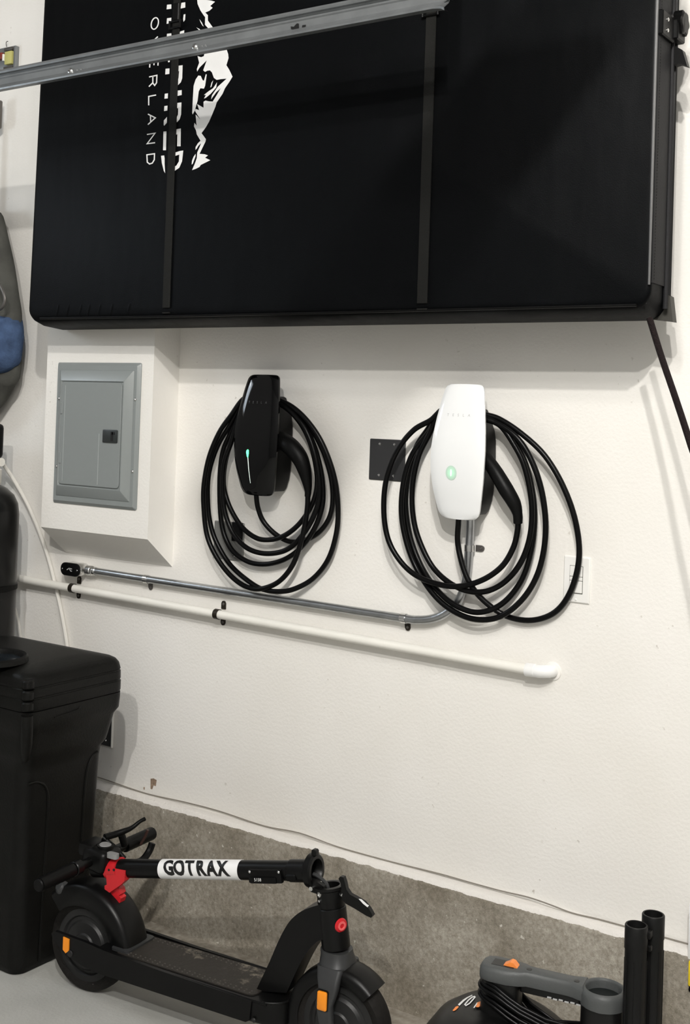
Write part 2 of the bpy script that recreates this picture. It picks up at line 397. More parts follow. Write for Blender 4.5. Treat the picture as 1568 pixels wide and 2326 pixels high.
# ------------------------------------------------------------------ room shell
RX0, RX1, RY, RZ = -4.25, 1.9, -6.6, 4.75
CONC_Y, CONC_Z = -0.045, 0.352
struct(B().box(((RX0 + RX1) / 2, RY / 2, -0.05), (RX1 - RX0, -RY, 0.1)).to('floor', M_FLOOR, local=True))
struct(B().box(((RX0 + RX1) / 2, 0.06, (RZ + CONC_Z) / 2), (RX1 - RX0, 0.12, RZ - CONC_Z)).to('wall_back', M_WALL, local=True))
bs = B()
N = 60                                                              # concrete stem wall under the drywall, its top edge uneven
xs = [RX0 + (RX1 - RX0) * i / N for i in range(N + 1)]
rings = []
for i, x in enumerate(xs):
    e = random.uniform(-0.004, 0.004); h = random.uniform(-0.003, 0.003)
    rings.append([V((x, 0.12, 0)), V((x, CONC_Y - 0.012, 0)), V((x, CONC_Y - 0.004, 0.02)), V((x, CONC_Y + e * 0.5, CONC_Z - 0.018 + h)), V((x, CONC_Y + 0.010 + e, CONC_Z - 0.004 + h)), V((x, CONC_Y + 0.02 + e, CONC_Z)), V((x, 0.12, CONC_Z))])
bs.loft(rings)
struct(bs.to('baseboard_back', M_CONC, local=True, ang=60))
struct(B().box(((RX0 + RX1) / 2, RY / 2, RZ + 0.05), (RX1 - RX0, -RY, 0.1)).to('ceiling', M_CEIL, local=True))
struct(B().box((RX0 - 0.06, RY / 2, RZ / 2), (0.12, -RY, RZ)).to('wall_left', M_CEIL, local=True))
struct(B().box((RX1 + 0.06, RY / 2, RZ / 2), (0.12, -RY, RZ)).to('wall_right', M_CEIL, local=True))
struct(B().box(((RX0 + RX1) / 2, RY - 0.06, RZ / 2), (RX1 - RX0, 0.12, RZ)).to('wall_front', M_CEIL, local=True))
# small window in the left wall, outside the frame (gives the cool daylight)
wn = struct(B().box((RX0 + 0.012, -1.25, 2.30), (0.03, 0.60, 0.50), 0.004).to('window_1', M_SWITCH, local=True)); WM[wn.name] = Matrix.Identity(4)
B().box((RX0 + 0.03, -1.25, 2.30), (0.01, 0.5, 0.4)).to('pane', M_PRY, wn)
# drywall box furred out around the breaker panel, its underside sloping back to the wall
BX0, BX1, BY = -2.983, -2.517, -0.115
t1 = B(); prof = [(0.005, 3.6), (BY, 3.6), (BY, 1.155), (0.005, 1.058)]
t1.loft([[V((x, y, z)) for y, z in prof] for x in (BX0, BX1)]); t1.bevel(0.004, 2)
struct(t1.to('trim_1', M_WALL, local=True))

# hanging shop lamp (out of frame)
for (LAMP, LAMP_W, LAMP_H), txt_ in zip(LAMPS, ('longer white shop lamp hanging high behind the viewer', 'shorter white shop lamp hanging low in front of the tent')):
    lt = thing('shop_lamp', txt_, 'lamp', LAMP)
    B().box(LAMP + V((0, 0, 0.035)), (0.22, LAMP_H * 2 + 0.4, 0.05), 0.008).to('housing', M_SWITCH, lt)
    B().box(LAMP + V((0, 0, 0.004)), (0.18, LAMP_H * 2 + 0.34, 0.012), 0.003).to('diffuser', M_GLOW, lt)
    for sy in (-LAMP_H, LAMP_H): B().cyl(LAMP + V((0, sy, 0.055)), (LAMP.x, LAMP.y + sy, RZ), 0.004, 8).to('hanger', M_ZINC, lt)

# ------------------------------------------------------------------ rooftop tent in its black cover
TF, TBK = -0.25, -0.122
tent = thing('rooftop_tent', 'huge black rooftop tent in a soft cover with white mountain print, hung on the wall', 'tent', (-1.93, -0.19, 1.79))
X0, X1, ZB, ZT = -2.905, -0.931, 1.812, 3.02
def trect(y, gx0, gx1, gz, r):
    w_, h_ = (X1 + gx1 - X0 + gx0) / 2, (ZT - ZB + 2 * gz) / 2; cx, cz = (X1 + gx1 + X0 - gx0) / 2, (ZB + ZT) / 2
    return [V((cx + a, y, cz + b)) for a, b in rrect(w_, h_, r, 6)]
tb = B()
# bulged front: concentric rounded rectangles
tb.loft([trect(TBK, 0.0, -0.004, 0.022, 0.035), trect(TBK - 0.012, 0.006, -0.002, 0.024, 0.04), trect(TF + 0.045, 0.010, 0.000, 0.018, 0.045), trect(TF + 0.014, 0.008, 0.000, 0.008, 0.045), trect(TF + 0.003, 0.0, 0.000, -0.001, 0.035), trect(TF, -0.012, -0.010, -0.013, 0.03)])
for v in tb.bm.verts:                                                # the cover bags out towards its lower left corner
    if v.co.x < -2.7: v.co.x -= 0.022 * max(0.0, 1 - max(0.0, v.co.z - ZB) / 1.2)
# extra loops so that the bagging reads as a soft curve
tb.to('cover', M_TENT, tent, ang=80)
# right gusset, piping and seams
sp = B()
gz0, gz1 = ZB + 0.05, ZT - 0.03
sp.loft([[V((X1 + 0.0015, TF + 0.006, z)), V((X1 + 0.003, TF + 0.012, z)), V((X1 + 0.002, TF + 0.085, z)), V((X1 - 0.004, TF + 0.085, z)), V((X1 - 0.006, TF + 0.006, z))] for z in (gz0, gz1)])
lab(sp.to('side_gusset', M_TENTSIDE, tent), 'dark grey side gusset')
lab(B().tube([V((X1 - 0.002, TF - 0.001, z)) for z in (ZB + 0.045, ZB + 0.2, ZB + 0.6, ZT - 0.03)], [0.0028, 0.0034, 0.004, 0.0042], 8).to('piping', M_PIPING, tent), 'pale grey piping on the right edge')
B().tube([V((X1 + 0.003, TF + 0.092, z)) for z in (ZB + 0.0, ZB + 0.5, ZT - 0.03)], 0.0055, 8).to('seam', M_TENTSIDE, tent)
B().tube([V((X1 + 0.000, TF + 0.116, z)) for z in (ZB - 0.012, ZB + 0.5, ZT - 0.03)], 0.007, 8).to('seam', M_BLK, tent)
B().tube(catmull([V((X0 + 0.03, TF + 0.003, ZB + 0.003)), V((-2.3, TF + 0.0, ZB + 0.0)), V((-1.6, TF, ZB)), V((X1 - 0.03, TF + 0.001, ZB + 0.001))], 4), 0.0035, 8).to('piping', M_BLK, tent)
st = B()                                                             # stitch row beside the piping
for k in range(170):
    z = ZB + 0.06 + k * 0.0068
    if z > ZT - 0.05: break
    st.box((X1 + 0.0032, TF + 0.016, z), (0.0012, 0.0016, 0.0034))
so = st.to('stitching', M_BLK, tent, flatshade=True); so['kind'] = 'stuff'
# base corner lip at lower right
cl = B().prism([(X1 - 0.06, ZB - 0.018), (X1 + 0.004, ZB - 0.026), (X1 + 0.016, ZB - 0.028), (X1 + 0.008, ZB + 0.03), (X1 - 0.01, ZB + 0.04)], lambda a, b, h: V((a, h, b)), TBK - 0.02, TBK + 0.006)
lab(cl.to('base_corner', mat('faded_black', (0.03, 0.028, 0.022), 0.6), tent), 'faded corner of the tent base')
for xx in (-2.75, -1.1): B().box((xx, -0.061, 2.2), (0.04, 0.118, 0.06) if False else (0.04, 0.118, 0.06)).to('wall_mount', M_STEELD, tent)
# puckers along the lower left edge of the cover
pk = B()
for k, xx in enumerate((-2.80, -2.755, -2.70, -2.665, -2.62, -2.57, -2.50)):
    pk = B(); pk.tube(catmull([V((xx + 0.014, TF + 0.012, ZB + 0.075 - k * 0.004)), V((xx + 0.006, TF + 0.0082, ZB + 0.035)), V((xx, TF + 0.0088, ZB + 0.012)), V((xx, TF + 0.014, ZB + 0.002))], 4), [0.008, 0.010, 0.010, 0.006], 12); pk.to('pucker', M_TENT, tent)
def webbing(u_top, v_top, u_bot, v_bot, wpx, name='strap'):
    a = at(u_top, v_top, TF); b = at(u_bot, v_bot, TF); wd = (at(u_bot + wpx, v_bot, TF) - at(u_bot, v_bot, TF)).x
    x = b.x
    wb = B().box((x + wd / 2, TF - 0.0025, (a.z + b.z) / 2), (wd, 0.0045, a.z - b.z), 0.001, 1)
    wb.box((x + wd / 2, TF + 0.03, b.z - 0.014), (wd, 0.07, 0.0045), 0.001, 1)
    return wb.to(name, M_WEB, tent), x + wd / 2, wd
s1, sx1, sw1 = webbing(385, -120, 371, 700, 16)
s2, sx2, sw2 = webbing(966, -200, 949, 690, 23)
def buckle(u, v, x, wd, tilt=0.0):
    z = at(u, v, TF).z; k = B()
    for dz in (0.0, 0.018): k.tube([V((x - wd * 0.75, TF - 0.008, z + dz)), V((x + wd * 0.75, TF - 0.008, z + dz))], 0.003, 8)
    for sx in (-1, 1): k.tube([V((x + sx * wd * 0.75, TF - 0.008, z - 0.003)), V((x + sx * wd * 0.75, TF - 0.008, z + 0.021))], 0.0035, 8)
    k.box((x, TF - 0.006, z + 0.045), (wd * 0.9, 0.006, 0.05), 0.002, 1)
    return k.to('buckle', M_BLK, tent)
buckle(393, 66, sx1, sw1); buckle(965, 39, sx2, sw2)
# printed emblem and lettering on the cover (flat print)
def Z(x, y): return (300 + x / 5.538, y / 5.538)
def pf(dy):
    return lambda x, y: at(*Z(x, y), TF - dy)
lg = B(); f = pf(0.0007)
for poly in (
    [(820, -40), (820, 0), (825, 50), (860, 130), (900, 190), (920, 215), (918, 310), (975, 375), (965, 412), (940, 560), (1000, 560), (1000, 408), (1027, 358), (955, 258), (955, 190), (922, 158), (975, 135), (1015, 98), (985, 75), (1045, 22), (1000, 8), (940, 0), (940, -40)],
    [(848, 240), (880, 285), (902, 335), (885, 320), (862, 280)],
    [(810, 345), (850, 365), (890, 410), (905, 430), (880, 430), (850, 385)],
    [(825, 705), (870, 720), (905, 705), (920, 600), (1100, 580), (1190, 620), (1210, 680), (1215, 730), (1188, 820), (1225, 880), (1265, 965), (1225, 1030), (1170, 1110), (1140, 1180), (1065, 1290), (1050, 1340), (1005, 1450), (970, 1530), (930, 1600), (875, 1675), (930, 1750), (925, 1780), (850, 1935), (915, 1940), (955, 1955), (920, 1985), (985, 2015), (920, 2048), (865, 2075), (850, 2100), (800, 2125), (755, 2140), (790, 2060), (815, 1990), (820, 1920), (855, 1840), (870, 1800), (835, 1835), (815, 1870), (798, 1885), (800, 1850), (830, 1800), (862, 1770), (815, 1690), (805, 1640), (780, 1590), (785, 1545), (812, 1580), (800, 1440), (858, 1500), (792, 1395), (800, 1370), (845, 1385), (820, 1310), (900, 1355), (900, 1280), (925, 1265), (970, 1275), (1015, 1278), (1070, 1190), (1115, 1110), (1060, 1160), (995, 1250), (1005, 1200), (1080, 1090), (1190, 990), (1120, 995), (1065, 1005), (1030, 980), (1005, 910), (980, 885), (945, 890), (920, 905), (895, 885), (940, 760), (850, 850), (820, 900), (815, 870), (845, 790)],
    [(835, 950), (865, 955), (890, 1010), (905, 1015), (930, 930), (940, 940), (920, 1080), (905, 1115), (860, 1110), (840, 1150), (825, 1270), (790, 1390), (765, 1440), (757, 1420), (765, 1250), (775, 1080), (800, 1000)],
    [(1070, 1035), (1060, 1100), (990, 1180), (930, 1230), (905, 1240), (930, 1195), (905, 1195), (960, 1150), (1020, 1110)],
    [(1022, 1010), (1000, 1090), (985, 1100), (1000, 1040)],
    [(800, 1935), (800, 1965), (765, 2060), (750, 2070), (755, 2020), (775, 1970)]):
    lg.flat(poly, f)
lab(lg.to('mountain_emblem', M_PRINT, tent, flatshade=True), 'white mountain emblem turned on its side')
for word in (                                                        # INSPIRED, the strap runs over its middle
    [[(622, -110), (672, -120), (672, -60), (612, -45)]],
    [[(622, 35), (670, 28), (670, 95), (610, 108)], [(650, 182), (672, 178), (668, 250), (648, 275), (643, 240)], [(440, 60), (495, 55), (495, 110), (435, 118)], [(440, 230), (495, 222), (492, 290), (435, 300)]],
    [[(610, 395), (658, 380), (655, 435), (593, 450), (598, 410)], [(440, 425), (495, 418), (497, 480), (435, 492)], [(590, 520), (645, 510), (640, 660), (600, 700), (580, 690), (590, 600)], [(425, 560), (480, 550), (475, 780), (455, 785)]],
    [[(570, 828), (637, 820), (632, 985), (615, 1035), (580, 1070), (555, 1072), (560, 1015), (585, 985), (592, 895), (565, 895)], [(422, 865), (472, 860), (470, 930), (418, 937)]],
    [[(555, 1142), (625, 1133), (625, 1195), (548, 1212)], [(412, 1180), (453, 1173), (450, 1238), (408, 1242)]],
    [[(543, 1298), (622, 1288), (618, 1440), (600, 1500), (570, 1535), (530, 1545), (535, 1480), (565, 1470), (578, 1440), (580, 1360), (540, 1368)], [(407, 1335), (447, 1328), (445, 1390), (403, 1398)], [(440, 1470), (438, 1545), (405, 1582), (398, 1570), (400, 1515)]],
    [[(528, 1632), (615, 1615), (612, 1840), (567, 1840), (570, 1690), (525, 1698)], [(395, 1655), (433, 1652), (428, 1890), (390, 1890)]],
    [[(515, 1925), (570, 1910), (600, 1900), (645, 1893), (640, 1940), (630, 2030), (595, 2110), (510, 2168), (505, 2120), (560, 2080), (590, 2030), (595, 1945), (515, 1970)], [(365, 1960), (405, 1955), (410, 1990), (410, 2060), (417, 2180), (400, 2150), (375, 2050)]]):
    for poly in word:
        lt2 = B(); lt2.flat(poly, f); lt2.to('letter_piece', M_PRINT, tent, flatshade=True)
OV = [[(287 + 46 * math.cos(a), 295 + 70 * math.sin(a) - 20 * math.cos(a)) for a in [i * math.pi / 12 for i in range(25)]],
      [(325, 460), (232, 548), (322, 640)], [(222, 850), (228, 735), (332, 722), (326, 825)], [(280, 728), (276, 820)],
      [(215, 968), (313, 947), (309, 1040), (285, 1075), (262, 1045), (262, 958)], [(262, 1040), (212, 1090)],
      [(303, 1195), (210, 1213), (210, 1325)], [(200, 1435), (293, 1482), (200, 1568)], [(232, 1455), (235, 1540)],
      [(188, 1692), (290, 1675), (190, 1808), (290, 1795)],
      [(187, 1947), (283, 1934), (280, 2010), (255, 2052), (220, 2063), (192, 2040), (187, 1947)]]
for ids in ((0,), (1,), (2, 3), (4, 5), (6,), (7, 8), (9,), (10,)):
    lt3 = B()
    for q_, i in enumerate(ids): stroke(lt3, OV[i], 15, q_)
    lt3.to('thin_letter', M_PRINT, tent, flatshade=True)
# latch bracket with knob near the top of the right edge
bz = at(1500, 48, TF).z
bk = B().box((X1 + 0.004, TF + 0.040, bz), (0.016, 0.078, 0.056), 0.003, 1); bk.box((X1 + 0.012, TF + 0.095, bz + 0.002), (0.02, 0.05, 0.046), 0.003, 1)
bko = lab(bk.to('latch_bracket', M_BLK, tent), 'black latch bracket with two rivets')
for dz in (-0.013, 0.011): B().cyl(V((X1 + 0.011, TF + 0.03, bz + dz)), V((X1 + 0.0145, TF + 0.03, bz + dz)), 0.0045, 12, bev=0.001).to('rivet', M_ZINC, bko)
kc = at(1536, 56, TF + 0.10); kb = B().cyl(kc - V((0.008, 0, -0.002)), kc, 0.024, 20); kb.to('washer', M_ZINC, bko)
kn = B()
kn.loft([[kc + V((h, (0.028 + 0.003 * math.cos(6 * a)) * q * math.cos(a), (0.028 + 0.003 * math.cos(6 * a)) * q * math.sin(a))) for a in [2 * math.pi * k / 36 for k in range(36)]] for h, q in ((0, 0.92), (0.003, 0.97), (0.020, 0.97), (0.023, 0.82))])
kn.to('knob', M_BLK, bko)
B().prism([(0, 0), (0.03, -0.012), (0.05, -0.05), (0.02, -0.042), (0, -0.044)], lambda a, b, h: V((X1 + 0.008 + a * 0.6, TF + 0.10 + h, bz - 0.03 + b)), -0.01, 0.01).to('latch_tongue', M_BLK, bko)

# black cord hanging from the tent's lower right corner
cp = catmull([at(1476, 723, -0.205), at(1503, 810, -0.22), at(1537, 910, -0.26), at(1570, 1012, -0.31), at(1640, 1240, -0.40), V((-0.40, -0.62, 0.35)), V((-0.33, -0.68, 0.012)), V((-0.28, -0.80, 0.009))], 10)
cd = B(); rp = []
cd.tube(cp, 0.0072, 10)
cord = tag(cd.to('tie_cord', mat('braided_cord', (0.011, 0.007, 0.007), 0.8, bump=0.6, bscale=260, spec=0.15), None), 'black braided cord running down from the lower right corner of the black tent', 'cord')

# ------------------------------------------------------------------ galvanised track across the top
TY = -0.50
tl0, tl1 = at(0, 207, TY), at(1018, 18, TY)
ex = V((tl1.x - tl0.x, 0, tl1.z - tl0.z)).normalized(); p_l = tl0 - ex * 0.7; p_r = tl1
trk = thing('door_track', 'long galvanised steel track crossing in front of the black tent at the top', 'track', p_l)
HT = 0.0585
prof = [(-0.004, 0.0), (0.016, -0.0015), (0.017, 0.003), (0.004, 0.0145), (0.001, 0.018), (0.001, 0.034), (0.004, 0.037), (0.004, 0.0405), (0.000, 0.043), (0.003, 0.0465), (0.011, 0.0475), (0.0135, 0.052), (0.011, 0.0575), (0.003, 0.0585)]
zx = V((-ex.z, 0, ex.x)); ny = V((0, -1, 0))
def prf(o, extra=0.0, lift=0.0): return [o + ny * (a * (1 + extra)) + zx * (b * (1 + lift)) for a, b in prof]
th = [V((a - 0.0016, b)) if False else (a - 0.0016, b) for a, b in prof]
def ring_at(o, k=0.0):
    out = [o + ny * (a + k * 0.012 * (1 if b > 0.045 or b < 0.012 else 0.2)) + zx * (b + k * (b - 0.03) * 0.5) for a, b in prof]
    back = [o + ny * (a - 0.0016 + k * 0.012 * (1 if b > 0.045 or b < 0.012 else 0.2)) + zx * (b + k * (b - 0.03) * 0.5) for a, b in prof]
    return out + back[::-1]
tr = B().loft([ring_at(p_l), ring_at(p_r - ex * 0.03), ring_at(p_r - ex * 0.008, 0.25), ring_at(p_r + ex * 0.004, 0.7)])
tro = tr.to('channel', M_GALV, trk, ang=28)
lip = B().prism([(0, 0.0), (0.016, 0.004), (0.012, 0.012), (0.03, 0.018), (0.022, 0.030), (0.0, 0.032)], lambda a, b, h: p_r + ex * (a - 0.006) + zx * (b + 0.012) + ny * (0.006 + h + a * 0.3), 0, 0.0015)
lab(lip.to('torn_end', M_GALV, trk), 'bent jagged end tab')
def on_track(u, v, d): 
    q = at(u, v, TY - 0.002); return q + ny * d
for (u, v) in ((160, 162), (443, 107)):
    q = on_track(u, v, 0.0); n_ = B().lathe([(0.0, 0.0055), (0.004, 0.0055), (0.008, 0.003), (0.0095, 0.0)], q, ny, 16)
    bo = n_.to('bolt', M_ZINC, trk)
    B().cyl(q + ny * 0.005, q + ny * 0.0065, 0.003, 8).to('bolt_recess', M_STEELD, bo)
    r_ = B()
    for du in (16, 24): 
        q2 = on_track(u + du, v - du * 0.185, 0.0); r_.lathe([(0, 0.0015), (0.0016, 0.001), (0.0022, 0)], q2, ny, 8)
    if u > 400: r_.to('rivet_pair', M_ZINC, trk)
    else: r_.to('rivet_pair', M_ZINC, trk)
kh = B()                                                             # keyhole and slot stamped through the web
K0 = lambda x, y: at(600 + x / 3.136, y / 3.136, TY - 0.0022)
kh.flat([(190, 188), (212, 190), (222, 178), (235, 166), (248, 168), (250, 215), (240, 224), (222, 214), (192, 208)], K0)
kh.flat([(272, 180), (298, 176), (296, 192), (270, 196)], K0)
lab(kh.to('keyhole_slot', M_BLKPRINT, trk, flatshade=True), 'black keyhole slot')
for (o_, n2) in ((p_l + ex * 0.25, 0), (p_r - ex * 0.02, 1)):
    top = V((o_.x, TY + 0.012, RZ)); hb = B().box((o_.x, TY + 0.012, (o_.z + 0.03 + RZ) / 2), (0.03, 0.004, RZ - o_.z - 0.03)); hb.box((o_.x, TY + 0.007, o_.z + 0.045), (0.03, 0.012, 0.02)); hb.to('hanger_strap', M_GALV, trk)

# ------------------------------------------------------------------ small bracket with yellow block, upper left
brk = thing('sensor_bracket', 'small yellow block on a steel bracket at the upper left edge, above the steel track', 'bracket', at(20, 150, -0.03))
def pxbox(u0, v0, u1, v1, y0, y1, r=0.002):
    a, b = at(u0, v1, y0), at(u1, v0, y0)
    return B().box(((a.x + b.x) / 2, (y0 + y1) / 2, (a.z + b.z) / 2), (abs(b.x - a.x), abs(y1 - y0), abs(b.z - a.z)), r, 2)
pxbox(-40, 103, 36, 165, -0.006, 0.0, 0.001).to('back_plate', M_GALV, brk)
pxbox(29, 103, 35, 165, -0.018, 0.0, 0.001).to('side_flange', M_GALV, brk)
pxbox(9, 105, 28, 116, -0.018, -0.004, 0.001).to('top_tab', M_STEELD, brk)
pxbox(9, 114, 26, 147, -0.022, -0.004, 0.003).to('yellow_block', M_YELLOW, brk)
pxbox(-30, 118, 4, 140, -0.020, -0.004, 0.003).to('red_block', M_DKRED, brk)
pxbox(4.5, 122, 8, 138, -0.024, -0.004, 0.001).to('white_disc', M_SWITCH, brk)
pxbox(7, 148, 28, 165, -0.018, -0.004, 0.001).to('lower_tab', M_STEELD, brk)
B().tube(catmull([at(15, 106, -0.012), at(14, 99, -0.012), at(15, 95, -0.012), at(18, 94, -0.012)], 4), 0.0015, 6).to('hook', M_STEELD, brk)

# ------------------------------------------------------------------ breaker panel
PX0, PX1, PZ0, PZ1 = -2.928, -2.5645, 1.2385, 1.6855
pan = thing('breaker_panel', 'grey steel breaker panel door set in the white drywall box', 'electrical panel', ((PX0 + PX1) / 2, BY, PZ0))
pcx, pcz, pw, ph = (PX0 + PX1) / 2, (PZ0 + PZ1) / 2, (PX1 - PX0) / 2, (PZ1 - PZ0) / 2
def pr(w_, h_, y, r=0.003): return [V((pcx + a, y, pcz + b)) for a, b in rrect(w_, h_, r, 3)]
pb = B().loft([pr(pw, ph, BY + 0.001, 0.006), pr(pw, ph, BY - 0.003, 0.006), pr(pw - 0.009, ph - 0.009, BY - 0.0115, 0.004), pr(pw - 0.021, ph - 0.024, BY - 0.0115, 0.003), pr(pw - 0.0225, ph - 0.0255, BY - 0.0135, 0.003), pr(pw - 0.043, ph - 0.055, BY - 0.030, 0.003), pr(pw - 0.046, ph - 0.058, BY - 0.0305, 0.003), pr(pw - 0.049, ph - 0.062, BY - 0.026, 0.003)])
pb.to('frame', M_PANEL, pan, ang=20)
def dpt(x, z, h): return V((pcx + x, h, pcz + z))
dw, dh = pw - 0.0505, ph - 0.0635
dr = B()
def dring(w_, h_, y, r=0.012):
    out = []
    for a, b in rrect(w_, h_, r, 4): out.append(dpt(a, b, y))
    return out
dr.loft([dring(dw, dh, BY - 0.024), dring(dw, dh, BY - 0.0305), dring(dw - 0.0015, dh - 0.0015, BY - 0.0315), dring(dw - 0.004, dh - 0.004, BY - 0.0315)])
door = dr.to('door', M_PANEL, pan, ang=20)
B().box(dpt(-dw + 0.018, 0, BY - 0.0317), (0.0018, 0.0012, 2 * dh - 0.02)).to('crease', M_PANELEDGE, door)
B().box(dpt(0.042, -0.075, BY - 0.0317), (0.0022, 0.0014, dh * 0.98)).to('crease', M_PANELEDGE, door)
lx, lz = at(251, 991, BY - 0.032).x, at(251, 991, BY - 0.032).z
la = B().box((lx, BY - 0.0335, lz), (0.062, 0.006, 0.040), 0.003, 2); lo = lab(la.to('latch', mat('latch_black', (0.022, 0.026, 0.026), 0.4), door), 'black plastic door latch')
lr = B().box((lx + 0.010, BY - 0.0366, lz), (0.010, 0.0012, 0.028)); lr.box((lx + 0.016, BY - 0.0366, lz + 0.009), (0.012, 0.0012, 0.008)); lr.to('latch_slot', M_BLKPRINT, lo, flatshade=True)
for hz in (0.078, -0.078):
    B().box(dpt(-dw + 0.004, hz, BY - 0.0322), (0.009, 0.003, 0.036), 0.0014, 1).to('hinge_lug', M_PANEL, door)
for (u, v) in ((134, 905), (307, 907.5), (129, 1059), (301, 1071)):
    q = at(u, v, BY - 0.0115); B().lathe([(0, 0.004), (0.003, 0.0035), (0.005, 0.0015), (0.0055, 0)], q, ny, 14).to('screw', M_ZINC, pan)

# ------------------------------------------------------------------ EV chargers
ROWS = [(.1725, .038, .078), (.1712, .046, .0785), (.166, .0525, .080), (.156, .0565, .083), (.12, .0635, .091), (.07, .0715, .100), (.02, .0768, .107), (-.02, .0775, .1095), (-.06, .0755, .1085), (-.10, .0705, .104), (-.14, .0625, .096), (-.156, .058, .0925), (-.166, .051, .0895), (-.171, .043, .088), (-.1725, .034, .0875)]
def cat_rows(rows, n=3):
    return [tuple(p) for p in catmull([V(r) for r in rows], n)]
def row_at(z):
    for a, b in zip(ROWS, ROWS[1:]):
        if b[0] <= z <= a[0]:
            t = (z - a[0]) / (b[0] - a[0]); return a[1] + t * (b[1] - a[1]), a[2] + t * (b[2] - a[2])
    return ROWS[0][1:] if z > 0 else ROWS[-1][1:]
def charger(name, label, u, v, m_face, cable_px, plug, house_m):
    c = at(u, v, -0.107); cx, cz = c.x, c.z
    root = thing(name, label, 'ev charger', (cx, 0, cz - 0.1725))
    # housing
    hs = B(); rings = []
    for z, w_, d in [(.112, .028, .05), (.108, .036, .062), (.085, .046, .086), (.055, .058, .094), (.03, .062, .097), (-.03, .064, .104), (-.10, .060, .098), (-.125, .056, .094), (-.150, .048, .088), (-.160, .040, .082)]:
        rings.append([V((cx + a, -(d - 0.003) / 2 + b, cz + z)) for a, b in rrect(w_, (d - 0.003) / 2, 0.012, 3)])
    hs.loft(rings).to('housing', house_m, root, ang=50)
    # faceplate
    R = cat_rows(ROWS); nc = 14; fp = B(); F, K = [], []
    for z, w_, d in R:
        fr, bk_ = [], []
        for k in range(nc + 1):
            q = -1 + 2 * k / nc; dd = d - 0.006 * q * q - 0.004 * abs(q) ** 8
            fr.append(fp.bm.verts.new(V((cx + q * w_, -dd, cz + z)))); bk_.append(fp.bm.verts.new(V((cx + q * w_ * 0.985, -dd + 0.007, cz + z * 0.992))))
        F.append(fr); K.append(bk_)
    for a, b in zip(F, F[1:]):
        for i in range(nc): fp.face((a[i], a[i + 1], b[i + 1], b[i]))
    for a, b in zip(K, K[1:]):
        for i in range(nc): fp.face((a[i], b[i], b[i + 1], a[i + 1]))
    for i in range(len(F) - 1):
        fp.face((F[i][0], F[i + 1][0], K[i + 1][0], K[i][0])); fp.face((F[i][nc], K[i][nc], K[i + 1][nc], F[i + 1][nc]))
    for i in range(nc):
        fp.face((F[0][i], K[0][i], K[0][i + 1], F[0][i + 1])); fp.face((F[-1][i], F[-1][i + 1], K[-1][i + 1], K[-1][i]))
    face = fp.to('faceplate', m_face, root, ang=50)
    def on(x, z, lift):
        w_, d = row_at(z); q = x / w_; return V((cx + x, -(d - 0.006 * q * q - 0.004 * abs(q) ** 8) - lift, cz + z))
    # cable
    pts = []
    for p in cable_px:
        pts.append(at(p[0], p[1], -p[2]))
    B().tube(catmull(pts, 7), 0.0074, 12).to('charging_cable', M_CABLE, root, ang=80)
    pp = [at(a, b, -d) for a, b, d, r in plug]
    po = B().tube(catmull(pp, 6), [r for a, b, d, r in plug], 18).to('charging_plug', M_BLKMATTE, root, ang=60)
    return root, face, on, (cx, cz), po
# white one
top = lambda k: [(1098, 940 + k, .055 + k * .0008), (1075, 926 + k * .5, .05), (1035, 924 + k * .5, .05), (1000, 934 + k * .5, .05)]
CW = [(1043, 1150, .06), (1042, 1183, .055), (1040, 1230, .045), (1050, 1280, .047), (1068, 1325, .046), (1100, 1365, .034), (1150, 1399, .018), (1208, 1409, .017), (1262, 1390, .018), (1298, 1340, .022), (1316, 1265, .026), (1308, 1185, .032), (1280, 1105, .038), (1238, 1035, .044), (1185, 985, .048), (1135, 952, .05)] + top(0) + \
     [(972, 975, .03), (946, 1015, .024), (929, 1075, .02), (922, 1140, .018), (930, 1210, .018), (952, 1275, .02), (985, 1330, .034), (1030, 1372, .043), (1085, 1391, .038), (1140, 1372, .026), (1184, 1320, .02), (1207, 1250, .026), (1215, 1170, .032), (1205, 1090, .038), (1180, 1020, .046), (1145, 972, .052)] + top(6) + \
     [(976, 985, .04), (952, 1035, .038), (938, 1100, .036), (938, 1165, .036), (952, 1225, .036), (985, 1290, .038), (1035, 1332, .046), (1090, 1345, .046), (1140, 1327, .034), (1182, 1280, .038), (1205, 1215, .042), (1208, 1140, .046), (1192, 1060, .052), (1165, 1005, .056), (1135, 965, .058)] + top(10) + \
     [(974, 982, .035), (938, 1030, .036), (918, 1090, .036), (912, 1160, .034), (922, 1225, .032), (946, 1290, .03), (985, 1350, .044), (1030, 1388, .046), (1082, 1407, .044), (1138, 1400, .036), (1190, 1358, .038), (1225, 1295, .042), (1240, 1210, .046), (1232, 1120, .05), (1205, 1040, .056), (1165, 985, .060)] + top(4) + \
     [(978, 955, .05), (940, 977, .05), (905, 1020, .052), (880, 1080, .054), (872, 1145, .056), (878, 1210, .056), (898, 1258, .056), (935, 1300, .056), (985, 1324, .056), (1040, 1332, .056), (1095, 1318, .054), (1140, 1287, .052), (1166, 1245, .05), (1176, 1205, .048), (1177, 1175, .048)]
wc, wf, won, wcc, wpo = charger('ev_charger', 'white wall charger with its black cable coiled around it, right of the black charger', 1036, 1026, M_WHITEGLASS, CW,
    [(1092, 1024, .045, .010), (1106, 1042, .058, .0165), (1128, 1075, .066, .0185), (1150, 1112, .066, .0195), (1168, 1143, .060, .0175), (1176, 1168, .053, .0125), (1177, 1188, .048, .0115)], M_BLKMATTE)
q0 = at(1100, 1034, -.05)
tx = B(); add_text(tx, 'T E S L A', 0.0098, lambda x, y: won(x - 0.002, 0.0925 + y, 0.0006), spacing=1.75); lab(tx.to('lettering', M_GREYPRINT, wf, flatshade=True), 'pale grey lettering')
